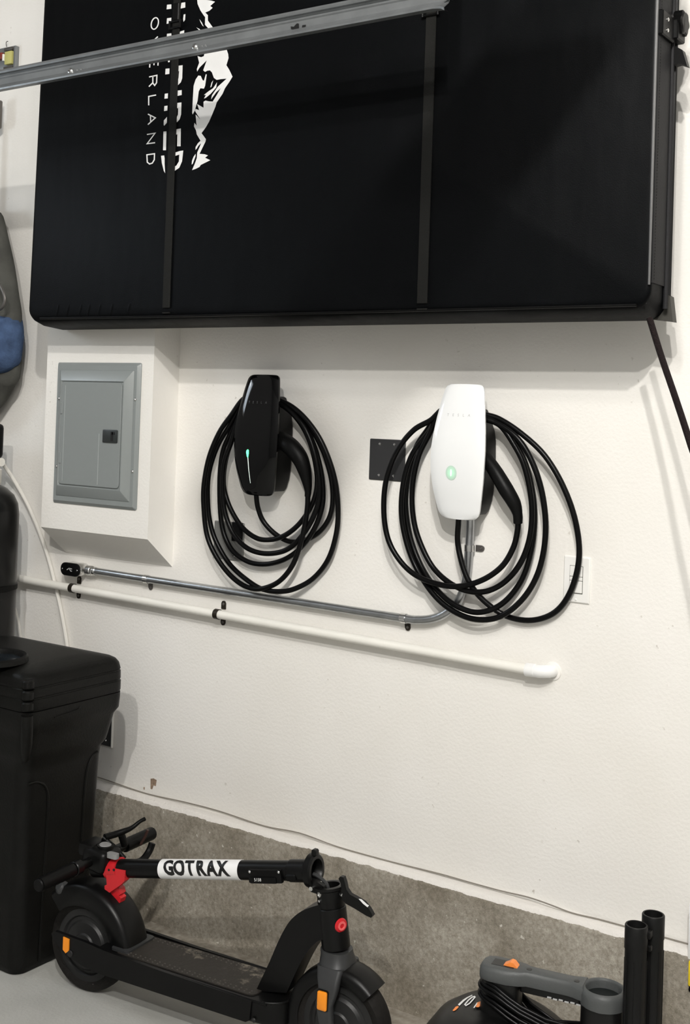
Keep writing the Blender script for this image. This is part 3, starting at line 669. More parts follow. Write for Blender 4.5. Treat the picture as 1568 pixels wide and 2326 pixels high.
# green status light shining through the glass: bright slit and its halo
def halo_mat():
    m = bpy.data.materials.new('green_halo'); m.use_nodes = True; n, l = nd(m); b = n['Principled BSDF']
    b.inputs['Base Color'].default_value = (0.52, 0.70, 0.58, 1); b.inputs['Roughness'].default_value = 0.15   # the slit's green glow in the glass, put into this disc's colour
    tc = n.new('ShaderNodeTexCoord'); mp = n.new('ShaderNodeMapping'); mp.inputs['Location'].default_value = (-0.5, -0.5, -0.5)
    l.new(tc.outputs['Generated'], mp.inputs[0]); sx = n.new('ShaderNodeSeparateXYZ'); l.new(mp.outputs[0], sx.inputs[0])
    cb = n.new('ShaderNodeCombineXYZ'); l.new(sx.outputs['X'], cb.inputs['X']); l.new(sx.outputs['Z'], cb.inputs['Y'])
    ln = n.new('ShaderNodeVectorMath'); ln.operation = 'LENGTH'; l.new(cb.outputs[0], ln.inputs[0])
    mr = n.new('ShaderNodeMapRange'); mr.interpolation_type = 'SMOOTHSTEP'
    mr.inputs['From Min'].default_value = 0.5; mr.inputs['From Max'].default_value = 0.05; mr.inputs['To Max'].default_value = 1.0
    l.new(ln.outputs['Value'], mr.inputs['Value'])
    m2 = n.new('ShaderNodeMath'); m2.operation = 'MULTIPLY'; m2.inputs[1].default_value = 0.30; l.new(mr.outputs['Result'], m2.inputs[0])
    b.inputs['Emission Color'].default_value = (0.1, 1.0, 0.4, 1); l.new(m2.outputs[0], b.inputs['Emission Strength'])
    return m
HZ = at(1027, 1074, -0.105); hx, hz = HZ.x - wcc[0], HZ.z - wcc[1]
hl = B(); prev = None
for rr_ in (0.0001, 0.005, 0.009, 0.013, 0.016):
    ring = [hl.bm.verts.new(won(hx + rr_ * math.cos(2 * math.pi * k / 24), hz + 1.15 * rr_ * math.sin(2 * math.pi * k / 24), 0.0012)) for k in range(24)]
    if prev:
        for k in range(24): hl.face((prev[k], ring[k], ring[(k + 1) % 24], prev[(k + 1) % 24]))
    prev = ring
lab(hl.to('status_light', halo_mat(), wf, ang=80), 'pale green disc for the glow of the status light')
sl = B(); sl.flat([(hx + 0.0022 * math.cos(a), hz + 0.009 * math.sin(a)) for a in [2 * math.pi * k / 16 for k in range(16)]], lambda x, z: won(x, z, 0.0020)); sl.to('status_slit', M_LEDW, wf)
# black one
zb = lambda x, y, d: (420 + x / 3.92, 820 + y / 3.92, d)
topb = lambda k: [zb(830, 340 + k, .055), zb(760, 300 + k, .05), zb(640, 290 + k, .05), zb(520, 340 + k, .05)]
CB = [zb(640, 1100, .06), zb(637, 1195, .055), zb(650, 1300, .045), zb(690, 1410, .036), zb(760, 1500, .03), zb(850, 1570, .024), zb(950, 1610, .02), zb(1080, 1592, .02), zb(1200, 1520, .022), zb(1285, 1400, .026), zb(1318, 1250, .03), zb(1305, 1050, .034), zb(1240, 820, .04), zb(1130, 610, .046), zb(1000, 455, .05), zb(900, 375, .053)] + topb(10) + \
     [zb(425, 680, .035), zb(365, 880, .034), zb(345, 1060, .034), zb(365, 1200, .034), zb(425, 1350, .034), zb(520, 1490, .034), zb(640, 1577, .034), zb(760, 1592, .034), zb(880, 1558, .034), zb(1000, 1470, .036), zb(1100, 1340, .04), zb(1165, 1190, .044), zb(1178, 1020, .048), zb(1140, 800, .052), zb(1070, 620, .056), zb(980, 490, .058), zb(890, 410, .058)] + topb(40) + \
     [zb(415, 720, .05), zb(352, 900, .050), zb(336, 1100, .048), zb(348, 1300, .046), zb(390, 1450, .044), zb(455, 1570, .044), zb(560, 1668, .044), zb(690, 1712, .044), zb(830, 1706, .044), zb(940, 1660, .044), zb(1040, 1560, .046), zb(1135, 1410, .05), zb(1195, 1230, .054), zb(1195, 1040, .058), zb(1150, 800, .062), zb(1075, 610, .064), zb(985, 490, .064), zb(890, 405, .062)] + topb(30) + \
     [zb(405, 640, .03), zb(340, 800, .026), zb(313, 1000, .022), zb(312, 1250, .020), zb(328, 1450, .020), zb(368, 1590, .020), zb(440, 1705, .022), zb(560, 1785, .024), zb(680, 1810, .024), zb(800, 1797, .026), zb(920, 1750, .03), zb(1040, 1655, .034), zb(1150, 1500, .038), zb(1222, 1300, .042), zb(1228, 1100, .046), zb(1185, 860, .052), zb(1110, 660, .056), zb(1005, 500, .058), zb(905, 395, .058)] + topb(20) + \
     [zb(400, 570, .045), zb(290, 760, .04), zb(215, 1000, .034), zb(205, 1250, .03), zb(228, 1450, .028), zb(285, 1620, .026), zb(400, 1810, .024), zb(560, 1955, .034), zb(700, 2035, .041), zb(860, 2052, .041), zb(1000, 2020, .032), zb(1150, 1930, .02), zb(1275, 1770, .024), zb(1345, 1560, .028), zb(1366, 1350, .034), zb(1345, 1100, .04), zb(1285, 880, .048), zb(1195, 680, .054), zb(1080, 520, .058), zb(960, 410, .06)] + topb(0) + \
     [zb(415, 480, .06), zb(305, 640, .06), zb(215, 860, .06), zb(170, 1100, .058), zb(168, 1300, .056), zb(195, 1540, .054), zb(265, 1715, .052), zb(375, 1875, .05), zb(500, 1985, .048), zb(625, 2030, .046), zb(745, 2012, .046), zb(855, 1950, .048), zb(950, 1835, .05), zb(1012, 1690, .052), zb(1062, 1500, .054), zb(1090, 1320, .055), zb(1095, 1210, .055), zb(1092, 1150, .056)]
bc, bf_, bon, bcc, bpo = charger('ev_charger', 'black wall charger with glossy black face, black cable coiled around it, beside the breaker panel', 577, 988, M_BLKGLOSS, CB,
    [(622, 990, .05, .020), (640, 1000, .062, .0245), (662, 1016, .070, .0255), (681, 1040, .070, .0235), (692, 1068, .066, .0195), (698, 1096, .060, .014), (700, 1116, .056, .0095), (699, 1128, .055, .0085)], M_BLKMATTE)
tx = B(); add_text(tx, 'T E S L A', 0.0098, lambda x, y: bon(x, 0.0925 + y, 0.0006), spacing=1.75); lab(tx.to('lettering', M_DIMPRINT, bf_, flatshade=True), 'dim grey lettering')
HZ = at(565, 1032, -0.105); hx, hz = HZ.x - bcc[0], HZ.z - bcc[1]
sl = B(); sl.flat([(hx - 0.006, hz + 0.006), (hx - 0.004, hz + 0.012), (hx + 0.001, hz + 0.0145), (hx + 0.004, hz + 0.012), (hx + 0.004, hz + 0.002), (hx + 0.002, hz - 0.008), (hx + 0.0005, hz - 0.010), (hx - 0.003, hz - 0.006)], lambda x, z: bon(x, z, 0.0014)); lab(sl.to('status_light', M_LEDG, bf_), 'green status light')
sl = B()
for k_ in range(12):
    fa, fb = k_ / 12, (k_ + 1) / 12; e_ = lambda f_: (hx + 0.0006 + 0.0032 * f_, hz - 0.009 - 0.073 * f_, 0.0013 - 0.0006 * f_)
    (xa, za, wa), (xb, zb_, wb_) = e_(fa), e_(fb); sl.flat([(xa - wa, za), (xa + wa, za), (xb + wb_, zb_), (xb - wb_, zb_)], lambda x, z: bon(x, z, 0.0012))
lab(sl.to('status_slit', M_LEDW, bf_), 'thin white light line')

# ------------------------------------------------------------------ conduit, pipe, plates
cdt = thing('conduit', 'galvanised steel conduit running along the wall and up into the white charger', 'conduit', at(560, 1345, -0.016))
cpts = [at(208, 1296, -.019), at(330, 1315, -.019), at(600, 1356, -.019), at(900, 1402, -.019), at(950, 1408, -.019), at(985, 1405, -.019), at(1015, 1392, -.019), at(1040, 1368, -.019), at(1054, 1338, -.019), at(1061, 1305, -.019), at(1066, 1250, -.019), at(1069, 1200, -.019), at(1069.5, 1178, -.022)]
B().tube(catmull(cpts, 6), 0.0115, 14).to('pipe', M_EMT, cdt, ang=60)
cb = B(); q = at(173, 1292, -0.022)
cb.loft([[V((q.x + a, y, q.z + b)) for a, b in rrect(0.0425 * k, 0.0205 * k, 0.0195 * k, 6)] for y, k in ((0.0, 0.9), (-0.012, 1.0), (-0.044, 1.0), (-0.046, 0.97))])
cbo = cb.to('conduit_body', M_ZINC, cdt)
cv = B(); cv.loft([[V((q.x + a, y, q.z + b)) for a, b in rrect(0.0425 * k, 0.0205 * k, 0.0195 * k, 6)] for y, k in ((-0.044, 1.02), (-0.049, 1.02), (-0.051, 0.94))]); lab(cv.to('cover', M_BLK, cbo), 'black cover of the conduit body')
for dx in (-0.034, 0.034): B().lathe([(0, 0.0015), (0.002, 0.001), (0.003, 0)], V((q.x + dx, -0.051, q.z)), ny, 10).to('screw', M_ZINC, cbo)
em = B(); stroke(em, [(-0.012, -0.002), (-0.002, 0.004), (0.012, 0.003)], 0.003, lambda x, y: V((q.x + x, -0.0514, q.z + y))); stroke(em, [(-0.002, 0.004), (0.006, -0.004), (0.012, -0.004)], 0.003, lambda x, y: V((q.x + x, -0.0514, q.z + y))); em.to('cast_mark', M_GREYPRINT, cbo, flatshade=True)
d_ = (cpts[1] - cpts[0]).normalized(); a0 = at(198, 1295, -.020)
B().cyl(a0, a0 + d_ * 0.022, 0.0165, 14, bev=0.002).to('hub', M_ZINC, cdt)
B().cyl(a0 + d_ * 0.020, a0 + d_ * 0.030, 0.0155, 6, bev=0.001).to('locknut', M_ZINC, cdt)
B().cyl(a0 + d_ * 0.030, a0 + d_ * 0.040, 0.0140, 12, bev=0.001).to('compression_nut', M_ZINC, cdt)
def strap(parent, c, axis, side, r, m_, holes=1, m_tab=None):
    """pipe clip: saddle round the pipe and one or two screwed ears"""
    axis = axis.normalized(); s_ = V(side).normalized(); out = V((0, -1, 0)); k = B(); rings = []
    for t_ in (-0.008, 0.008):
        rings.append([c + axis * t_ + (s_ * math.cos(a) + out * math.sin(a)) * rr for rr in (r + 0.0006, r + 0.0022) for a in ([math.radians(-40 + 260 * i / 16) for i in range(17)] if rr < r + 0.001 else [math.radians(220 - 260 * i / 16) for i in range(17)])])
    k.loft(rings)
    so_ = k.to('pipe_strap', m_, parent, ang=40)
    for sg in ((1, -1) if holes == 2 else (1,)):
        b = c + s_ * sg * (r + 0.012); b.y = -0.0015
        e = B(); u_ = s_ * sg
        e.prism([(a, d) for a, d in [(-0.013, -0.008), (0.004, -0.008), (0.010, -0.005), (0.0115, 0), (0.010, 0.005), (0.004, 0.008), (-0.013, 0.008)]], lambda a, d, h: b + u_ * a + axis * d + V((0, -h, 0)), -0.0015, 0.0025)
        e.to('strap_ear', m_tab or m_, so_)
        B().lathe([(0, 0.003), (0.003, 0.0025), (0.0045, 0)], b + V((0, -0.0025, 0)) + u_ * 0.002, ny, 10).to('screw', M_STEELD, so_)
    return so_
ax0 = cpts[3] - cpts[1]
strap(cdt, at(333, 1315.5, -.019), ax0, (0.1, 0, -1), 0.0115, M_ZINC, m_tab=M_STEELD)
strap(cdt, at(918, 1404.5, -.019), ax0, (0.1, 0, -1), 0.0115, M_ZINC, m_tab=M_BRONZE)
strap(cdt, at(1066.5, 1245, -.019), V((0, 0, 1)), (1, 0, 0), 0.0115, M_ZINC, m_tab=M_STEELD)

pvc = thing('drain_pipe', 'white plastic pipe sloping along the wall below the steel conduit', 'pipe', at(700, 1432, -0.03))
pa, pz = at(-60, 1298, -.030), at(1200, 1521, -.030)
dv = (at(1200, 1521, -.03) - at(165, 1336, -.03)).normalized(); pa = at(165, 1336, -.03) - dv * 0.42
B().tube([pa, at(165, 1336, -.03), at(690, 1430, -.03), pz], 0.0130, 14).to('pipe', M_PVC, pvc)
eb = B(); e0 = at(1196, 1520.5, -.03); e1 = at(1226, 1525, -.03)
eb.tube([e0, e0 + dv * 0.001, e1 - dv * 0.012, e1 - dv * 0.0118], [0.0165, 0.0168, 0.0168, 0.0155], 18)
eb.tube(catmull([e1 - dv * 0.014, e1, at(1243, 1525, -.024), at(1253, 1525, -.010), at(1256, 1525, 0.004)], 5), [0.0155, 0.0162, 0.0162, 0.0155, 0.0155], 18)
lab(eb.to('elbow', M_PVC2, pvc), 'bright white elbow turning into the wall')
eq = at(1256, 1525, 0); B().lathe([(0.0155, 0.0), (0.0155, 0.004), (0.022, 0.003), (0.024, 0.0)], eq, ny, 20).to('collar', M_WALL, pvc)
strap(pvc, at(165, 1336, -.030), dv, (0, 0, -1), 0.0130, M_BRONZE, holes=2)
strap(pvc, at(494, 1395, -.030), dv, (0, 0, -1), 0.0130, M_BRONZE, holes=2)

def plate(name, label, x0, x1, z0, z1, m_, d=0.004, screws=(), scr=0.004, ms=M_ZINC, y=0.0):
    r_ = thing(name, label, 'wall plate', ((x0 + x1) / 2, y, z0))
    cx, cz, w_, h_ = (x0 + x1) / 2, (z0 + z1) / 2, (x1 - x0) / 2, (z1 - z0) / 2
    f_ = lambda k, yy: [V((cx + a, y - yy, cz + b)) for a, b in rrect(w_ - k, h_ - k, 0.003, 2)]
    B().loft([f_(0, 0), f_(0, d * 0.4), f_(0.003, d)]).to('plate', m_, r_, ang=20)
    for sx, sz in screws:
        B().lathe([(0, 0.0022), (scr * 0.6, 0.002), (scr, 0)], V((cx + sx, y - d, cz + sz)), ny, 12).to('screw', ms, r_)
    return r_, cx, cz
p0, p1 = at(842, 996, 0), at(840, 1089, 0)
plate('blank_plate', 'black square blank wall plate with four screws, beside the white charger', p0.x, p0.x + 0.1145, p1.z, p0.z, M_PLATEBLK, 0.005, [(-0.0235, 0.043), (0.0235, 0.043), (-0.0235, -0.042), (0.0235, -0.042)])
p0, p1 = at(489, 1182, 0), at(490, 1268, 0)
gp, gx, gz = plate('blank_plate', 'grey square blank wall plate behind the black charger cable', p0.x, p0.x + 0.1145, p1.z, p0.z, M_PLATEGREY, 0.006, [(0.0235, -0.042), (0.0235, 0.043), (-0.0235, 0.043), (-0.0235, -0.042)])
q = at(539, 1208, -0.009); B().box((q.x, -0.0085, q.z), (0.040, 0.006, 0.056), 0.002, 2).to('plug', M_BLK, gp)
p0, p1 = at(258, 1614, 0), at(256, 1697, 0)
bp_, _, _ = plate('blank_plate', 'black wall plate half hidden behind the brine tank', p0.x - 0.114, p0.x, p1.z, p0.z + 0.004, M_PLATEBLK, 0.006, [(0.034, 0.042), (0.034, -0.042)], 0.003)
B().box((p0.x + 0.0015, -0.0035, (p0.z + p1.z) / 2), (0.003, 0.007, p0.z - p1.z + 0.003)).to('edge', M_SWITCH, bp_)
p0 = at(1283.3, 1260.4, 0)
sr, sx_, sz_ = plate('light_switch', 'white rocker switch plate right of the white charger, behind its cable', p0.x, p0.x + 0.070, p0.z - 0.1145, p0.z, M_SWITCH, 0.006, [(0, 0.049), (0, -0.049)], 0.0032, M_SWITCH)
sr['category'] = 'switch'
B().box((sx_, -0.0062, sz_), (0.035, 0.002, 0.0685), 0.0005, 1).to('switch_gap', M_PLATEGREY, sr)
B().box((sx_, -0.0075, sz_ + 0.0205), (0.0325, 0.005, 0.025), 0.0012, 1).to('rocker', M_SWITCH, sr)
B().box((sx_, -0.0072, sz_ + 0.0025), (0.0325, 0.005, 0.0085), 0.001, 1).to('rocker', M_SWITCH, sr)
B().box((sx_, -0.0075, sz_ - 0.0175), (0.0325, 0.005, 0.029), 0.0012, 1).to('rocker', M_SWITCH, sr)

# thin wire tacked along the bottom of the drywall
wp = [(190, 1760, -.006), (225, 1766, -.005), (300, 1792, -.006), (345, 1806, -.005), (420, 1822, -.006), (500, 1843, -.005), (600, 1876, -.006), (680, 1892, -.008), (760, 1921, -.010), (830, 1950, -.008), (905, 1967, -.006), (1000, 1985, -.006), (1070, 2005, -.008), (1140, 2024, -.009), (1200, 2038, -.011), (1250, 2055, -.016), (1300, 2081, -.012), (1360, 2098, -.006), (1420, 2118, -.005), (1500, 2136, -.005), (1570, 2155, -.005), (1640, 2176, -.005)]
wp3 = []
for u, v, y in wp:
    p = at(u, v, y); p.z = max(p.z, CONC_Z + 0.003); wp3.append(p)
tag(B().tube(catmull(wp3, 5), 0.0019, 6).to('thin_wire', mat('wire_grey', (0.22, 0.20, 0.17), 0.5)), 'thin pale wire running along the bottom edge of the white drywall', 'wire')
# torn spot of paint on the wall
hp = B(); fz = lambda x, y: at(x, y, -0.0006)
hp.flat([(342, 1769), (349, 1768), (356, 1772), (354, 1786), (349, 1784), (346, 1793), (342, 1792)], fz); hp.flat([(326, 1788), (329, 1788), (329, 1794), (326, 1793)], fz)
ho = hp.to('trim_2', mat('torn_paper', (0.28, 0.20, 0.14), 0.9, var=0.4, vscale=120), flatshade=True); ho['kind'] = 'structure'

# ------------------------------------------------------------------ water softener tank, hoses and brine tank at the left
TKX, TKY, TKR = -3.165, -0.20, 0.115
ws = thing('water_softener', 'tall black water softener tank with control head at the left edge', 'water softener', (TKX, TKY, 0))
zt = at(20, 1120, TKY).z
B().lathe([(0, 0.0), (TKR * 0.9, 0.0), (TKR, 0.03), (TKR, zt - 0.075), (TKR * 0.96, zt - 0.04), (TKR * 0.84, zt - 0.012), (TKR * 0.6, zt + 0.012), (0.045, zt + 0.022), (0.0, zt + 0.022)], (TKX, TKY, 0), (0, 0, 1), 40).to('tank', M_TANK, ws)
B().lathe([(TKR, 0), (TKR + 0.003, 0.002), (TKR + 0.003, 0.018), (TKR, 0.02)], (TKX, TKY, at(30, 1335, TKY).z - 0.02), (0, 0, 1), 40).to('band', M_BLK, ws)
B().lathe([(0, 0), (0.052, 0), (0.055, 0.01), (0.055, 0.05), (0.04, 0.055), (0.04, 0.10), (0, 0.10)], (TKX, TKY, zt + 0.02), (0, 0, 1), 24).to('neck_fitting', M_PVC, ws)
hz0, hz1 = at(0, 1042, -0.13).z, at(0, 962, -0.13).z; hxr = at(18, 1000, -0.11).x
B().box((hxr - 0.10, TKY - 0.02, (hz0 + hz1) / 2), (0.20, 0.20, hz1 - hz0), 0.016, 3).to('control_head', M_BLK, ws)
B().box((hxr - 0.10, TKY - 0.124, (hz0 + hz1) / 2), (0.15, 0.006, 0.06), 0.003, 1).to('face', M_TANK, ws)
q = at(4, 1050, -0.14); B().cyl(V((q.x - 0.06, -0.14, q.z)), V((q.x, -0.14, q.z)), 0.014, 14).to('drain_fitting', M_PVC, ws)
hpts = [at(-14, 1046, -.10), at(2, 1048, -.075), at(14, 1064, -.05), at(36, 1098, -.03), at(62, 1145, -.016), at(86, 1200, -.010), at(106, 1256, -.010), at(121, 1310, -.010), at(133, 1360, -.010), at(144, 1415, -.010), at(152, 1465, -.010), at(158, 1520, -.010), at(160, 1600, -.02), V((-2.80, -0.16, 0.55)), V((-2.80, -0.20, 0.50))]
tag(B().tube(catmull(hpts, 7), 0.0066, 10).to('drain_hose', M_HOSE), 'slender white hose curving down the wall beside the breaker panel box', 'hose')
hp2 = [at(14, 1330, -.05), at(30, 1372, -.03), at(40, 1410, -.02), at(47, 1450, -.014), at(52, 1500, -.012), at(54, 1560, -.015)]
tag(B().tube(catmull(hp2, 6), 0.0055, 8).to('brine_hose', M_HOSE), 'short white hose between the black tank and the brine tank', 'hose')

bt = thing('brine_tank', 'large black plastic brine tank with a lid, standing on the floor at lower left', 'tank', (-2.735, -0.41, 0))
BCX, BCY = -2.735, -0.412
HX, HY = 0.203, 0.138
def brr(z, g, r=0.04): return [V((BCX + a, BCY + b, z)) for a, b in rrect(HX + g, HY + g * 0.8, r, 6)]
z_ = lambda v: at_x(240, v, -2.49).z
zl = [(0.0, -0.012, 0.03), (0.004, -0.004, 0.035), (0.02, -0.001, 0.04), (0.30, 0.008), (0.545, 0.0155), (0.575, 0.019), (0.592, 0.030), (0.610, 0.034), (0.640, 0.040), (0.668, 0.046), (0.684, 0.056), (0.715, 0.058), (0.728, 0.058), (0.7285, 0.054)]
B().loft([brr(*q) for q in zl]).to('body', M_BIN, bt, ang=60)
lid = B().loft([brr(*q) for q in [(0.7285, 0.048, 0.04), (0.730, 0.057), (0.734, 0.0585), (0.760, 0.0585), (0.762, 0.0565), (0.765, 0.0565), (0.767, 0.058), (0.788, 0.0575), (0.790, 0.0555), (0.793, 0.0555), (0.795, 0.057), (0.812, 0.053), (0.822, 0.046), (0.828, 0.034), (0.834, 0.0), (0.838, -0.03)]])
lido = lid.to('lid', M_BIN, bt, ang=35)
hc = at_z(-22, 1497, 0.842); 
B().lathe([(0.088, -0.004), (0.104, -0.004), (0.102, 0.008), (0.097, 0.013), (0.090, 0.011), (0.085, -0.002), (0.085, -0.004)], (hc.x, hc.y, 0.842), (0, 0, 1), 32).to('hole_rim', M_BIN, lido)
B().lathe([(0, 0.002), (0.086, 0.001), (0.086, -0.004), (0, -0.004)], (hc.x, hc.y, 0.840), (0, 0, 1), 28).to('hole_cover', M_CLEAR, lido)
# front right corner pilaster with its stepped rings
cx_, cy_ = BCX + HX + 0.012, BCY - HY - 0.010
B().tube([V((cx_ + 0.000, cy_ + 0.004, 0.595)), V((cx_ + 0.022, cy_ - 0.014, 0.645)), V((cx_ + 0.031, cy_ - 0.022, 0.69)), V((cx_ + 0.033, cy_ - 0.025, 0.722))], [0.012, 0.016, 0.016, 0.016], 14).to('corner_post', M_BIN, bt)
cap = B()
for z0, z1 in ((0.734, 0.758), (0.763, 0.788), (0.793, 0.815)): cap.lathe([(0, z0), (0.014, z0), (0.0165, z0 + 0.003), (0.0165, z1 - 0.004), (0.013, z1), (0, z1)], (cx_ + 0.033, cy_ - 0.025, 0), (0, 0, 1), 18)
cap.to('corner_cap', M_BIN, lido)
rb = B()                                                             # raised arch ribs on the right side
def side_pt(y, z): 
    g = 0.008 + (z - 0.3) * 0.031 if z > 0.02 else 0
    return V((BCX + HX + g + 0.001, y, z))
rb.tube(catmull([side_pt(-0.47, 0.02), side_pt(-0.47, 0.25), side_pt(-0.47, 0.44), side_pt(-0.482, 0.50), side_pt(-0.515, 0.523), side_pt(-0.545, 0.525)], 6), 0.0035, 8)
rb.tube(catmull([side_pt(-0.335, 0.30), side_pt(-0.335, 0.44), side_pt(-0.330, 0.51), side_pt(-0.312, 0.548), side_pt(-0.292, 0.558)], 6), 0.003, 8)
rb.to('rib', M_BIN, bt)
gv = B().tube(catmull([V((BCX + HX + 0.058, -0.50, 0.702)), V((BCX + HX + 0.0585, -0.42, 0.708)), V((BCX + HX + 0.058, -0.405, 0.715))], 5), 0.0018, 6); gv.to('moulding', M_BIN, bt)

# ------------------------------------------------------------------ clothes hanging at the left edge
cl = thing('hanging_clothes', 'grey coat over blue denim hanging against the wall at the left edge', 'clothing', at(10, 900, -0.10))
def cloth(name, prof, m_, y0, y1, seed):
    """soft hanging bundle: right outline in pixels, bulging towards the room"""
    rn = random.Random(seed); b = B(); rings = []
    prof = [tuple(p[:2]) for p in catmull([V((a, c, 0)) for a, c in prof], 3)]
    for i, (u, v) in enumerate(prof):
        r_ = at(u, v, (y0 + y1) / 2); wx = r_.x + 3.62 - 0.012 * (i % 5 == 2); ring = []
        for k in range(20):
            a = 2 * math.pi * k / 20; fold = 1 + 0.10 * math.sin(3 * a + i * 0.25 + seed) * (1 if k % 2 else 0.6)
            ring.append(V((r_.x - wx / 2 + wx / 2 * math.cos(a), (y0 + y1) / 2 + (y1 - y0) / 2 * math.sin(a) * fold, r_.z + 0.004 * math.sin(5 * a + i))))
        rings.append(ring)
    b.loft(rings); return b.to(name, m_, cl, ang=80)
cloth('coat', [(-14, 470), (0, 492), (12, 535), (24, 590), (34, 640), (42, 690), (46, 720), (43, 745), (30, 752)], M_CLOTH, -0.02, -0.15, 1)
cloth('denim', [(20, 705), (40, 722), (47, 750), (46, 785), (42, 815), (30, 835), (5, 850)], M_DENIM, -0.015, -0.165, 2)
cloth('lining', [(30, 790), (44, 810), (44, 845), (38, 868), (25, 885), (0, 925), (-20, 940)], M_CLOTH, -0.01, -0.12, 3)
B().box(at(-8, 260, -0.04), (0.03, 0.03, 0.10), 0.006).to('hook', M_STEELD, cl)
q = at(-20, 280, -0.04); B().tube([V((q.x, -0.04, q.z)), V((q.x - 0.01, -0.06, at(-20, 480, -0.06).z))], 0.012, 8).to('hanging_strap', M_CLOTH, cl)
fb = B(); fb.tube(catmull([at(-4, 640, -.16), at(6, 660, -.165), at(11, 680, -.165), at(6, 697, -.165), at(-4, 705, -.16)], 4), 0.005, 8); fb.to('drawstring', M_STEELD, cl)

# ------------------------------------------------------------------ folded electric scooter
R0 = V((-2.350, -0.465, 0)); F0 = V((-1.572, -0.398, 0)); sd = (F0 - R0).normalized(); WB = (F0 - R0).length
sn = V((sd.y, -sd.x, 0))                                             # towards the camera
ang = math.atan2(sd.y, sd.x)
sc = thing('electric_scooter', 'black folded electric scooter with red latch and white stem sticker, parked along the wall', 'scooter', R0, ang)
def L(s, t, z): return V((s, -t, z))                                 # local: s along, t towards camera, z up
def px(u, v, t=0.0):                                                 # pixel -> (s, z) in the plane t
    p = at_pl(u, v, R0 + sn * t, sn) - R0; return (p.dot(sd), p.z)
def pxl(u, v, t=0.0):
    s, z = px(u, v, t); return L(s, t, z)
WR = 0.1215
def wheel(s, name):
    tyre = [(WR - 0.030, -0.022), (WR - 0.022, -0.029), (WR - 0.010, -0.029), (WR - 0.003, -0.020), (WR, -0.008), (WR, 0.008), (WR - 0.003, 0.020), (WR - 0.010, 0.029), (WR - 0.022, 0.029), (WR - 0.030, 0.022)]
    o = B().lathe(tyre, L(s, 0, WR), L(0, 1, 0), 48).to(name, M_TYRE, sc, local=True, ang=50)
    hubp = [(0, 0.034), (0.030, 0.034), (0.034, 0.030), (0.060, 0.028), (0.066, 0.022), (0.074, 0.020), (0.078, 0.026), (0.094, 0.024), (0.095, 0.0), (0.094, -0.024), (0.078, -0.026), (0.060, -0.028), (0.03, -0.034), (0, -0.034)]
    B().lathe(hubp, L(s, 0, WR), L(0, 1, 0), 40).to('hub', M_HUB, o, local=True, ang=30)
    B().cyl(L(s, 0.034, WR), L(s, 0.085, WR), 0.009, 10, bev=0.001).to('axle', M_HUB, o, local=True)
    return o
wheel(0.010, 'rear_wheel'); wheel(WB, 'front_wheel')
def fender(s0, r, a0, a1, wd, skirt, name, m_, n=22, lipr=0.006):
    """arched mudguard: crown with rolled shoulders and side skirts, angles in degrees from +s"""
    k = B(); rings = []
    for i in range(n + 1):
        a = math.radians(a0 + (a1 - a0) * i / n); c_, s_ = math.cos(a), math.sin(a)
        sec = [(wd, r - skirt), (wd, r - 0.012), (wd - 0.006, r - 0.003), (wd - 0.016, r), (0, r + 0.002), (-wd + 0.016, r), (-wd + 0.006, r - 0.003), (-wd, r - 0.012), (-wd, r - skirt)]
        inn = [(t_ * 0.94, q - 0.003) for t_, q in sec][::-1]
        rings.append([L(s0 + c_ * q, t_, WR + s_ * q) for t_, q in sec + inn])
    k.loft(rings); return k.to(name, m_, sc, local=True, ang=62)
rf = fender(0.008, 0.163, 12, 132, 0.046, 0.052, 'rear_fender', M_SCB)
ff = B().loft([[L(0.150 + a, b, z) for a, b in rrect(0.028, 0.058, 0.01, 3)] for z in (0.150, 0.156)]); ff.to('fender_foot', M_SCG, rf, local=True)
# deck
DZ0, DZ1 = 0.092, 0.148
dk = B(); out = []
for a in range(0, 9): out.append((0.600 + 0.055 * math.sin(math.radians(a * 22.5)) ** 0.8 if 0 < a < 8 else 0.600, 0.078 * math.cos(math.radians(a * 22.5))))
out = [(0.085, 0.078)] + [(0.57, 0.078), (0.600, 0.074), (0.632, 0.058), (0.648, 0.034), (0.652, 0.0), (0.648, -0.034), (0.632, -0.058), (0.600, -0.074), (0.57, -0.078)] + [(0.085, -0.078)]
dk.loft([[L(a, b, z) for a, b in [(x * 1.0, y * k) for x, y in out]] for z, k in ((DZ0, 0.88), (DZ0 + 0.012, 0.97), (DZ1 - 0.006, 1.0), (DZ1, 0.97))])
dko = dk.to('deck', M_SCB, sc, local=True, ang=40)
dko_rim = B().tube(catmull([L(a, b * 0.985, DZ1 - 0.001) for a, b in out], 3), 0.0032, 8); dko_rim.to('deck_rim', M_SCB, dko, local=True, ang=80)
gm = B().loft([[L(0.355 + a, b, z) for a, b in rrect(0.215, 0.064, 0.02, 4)] for z in (DZ1 - 0.002, DZ1 + 0.003)])
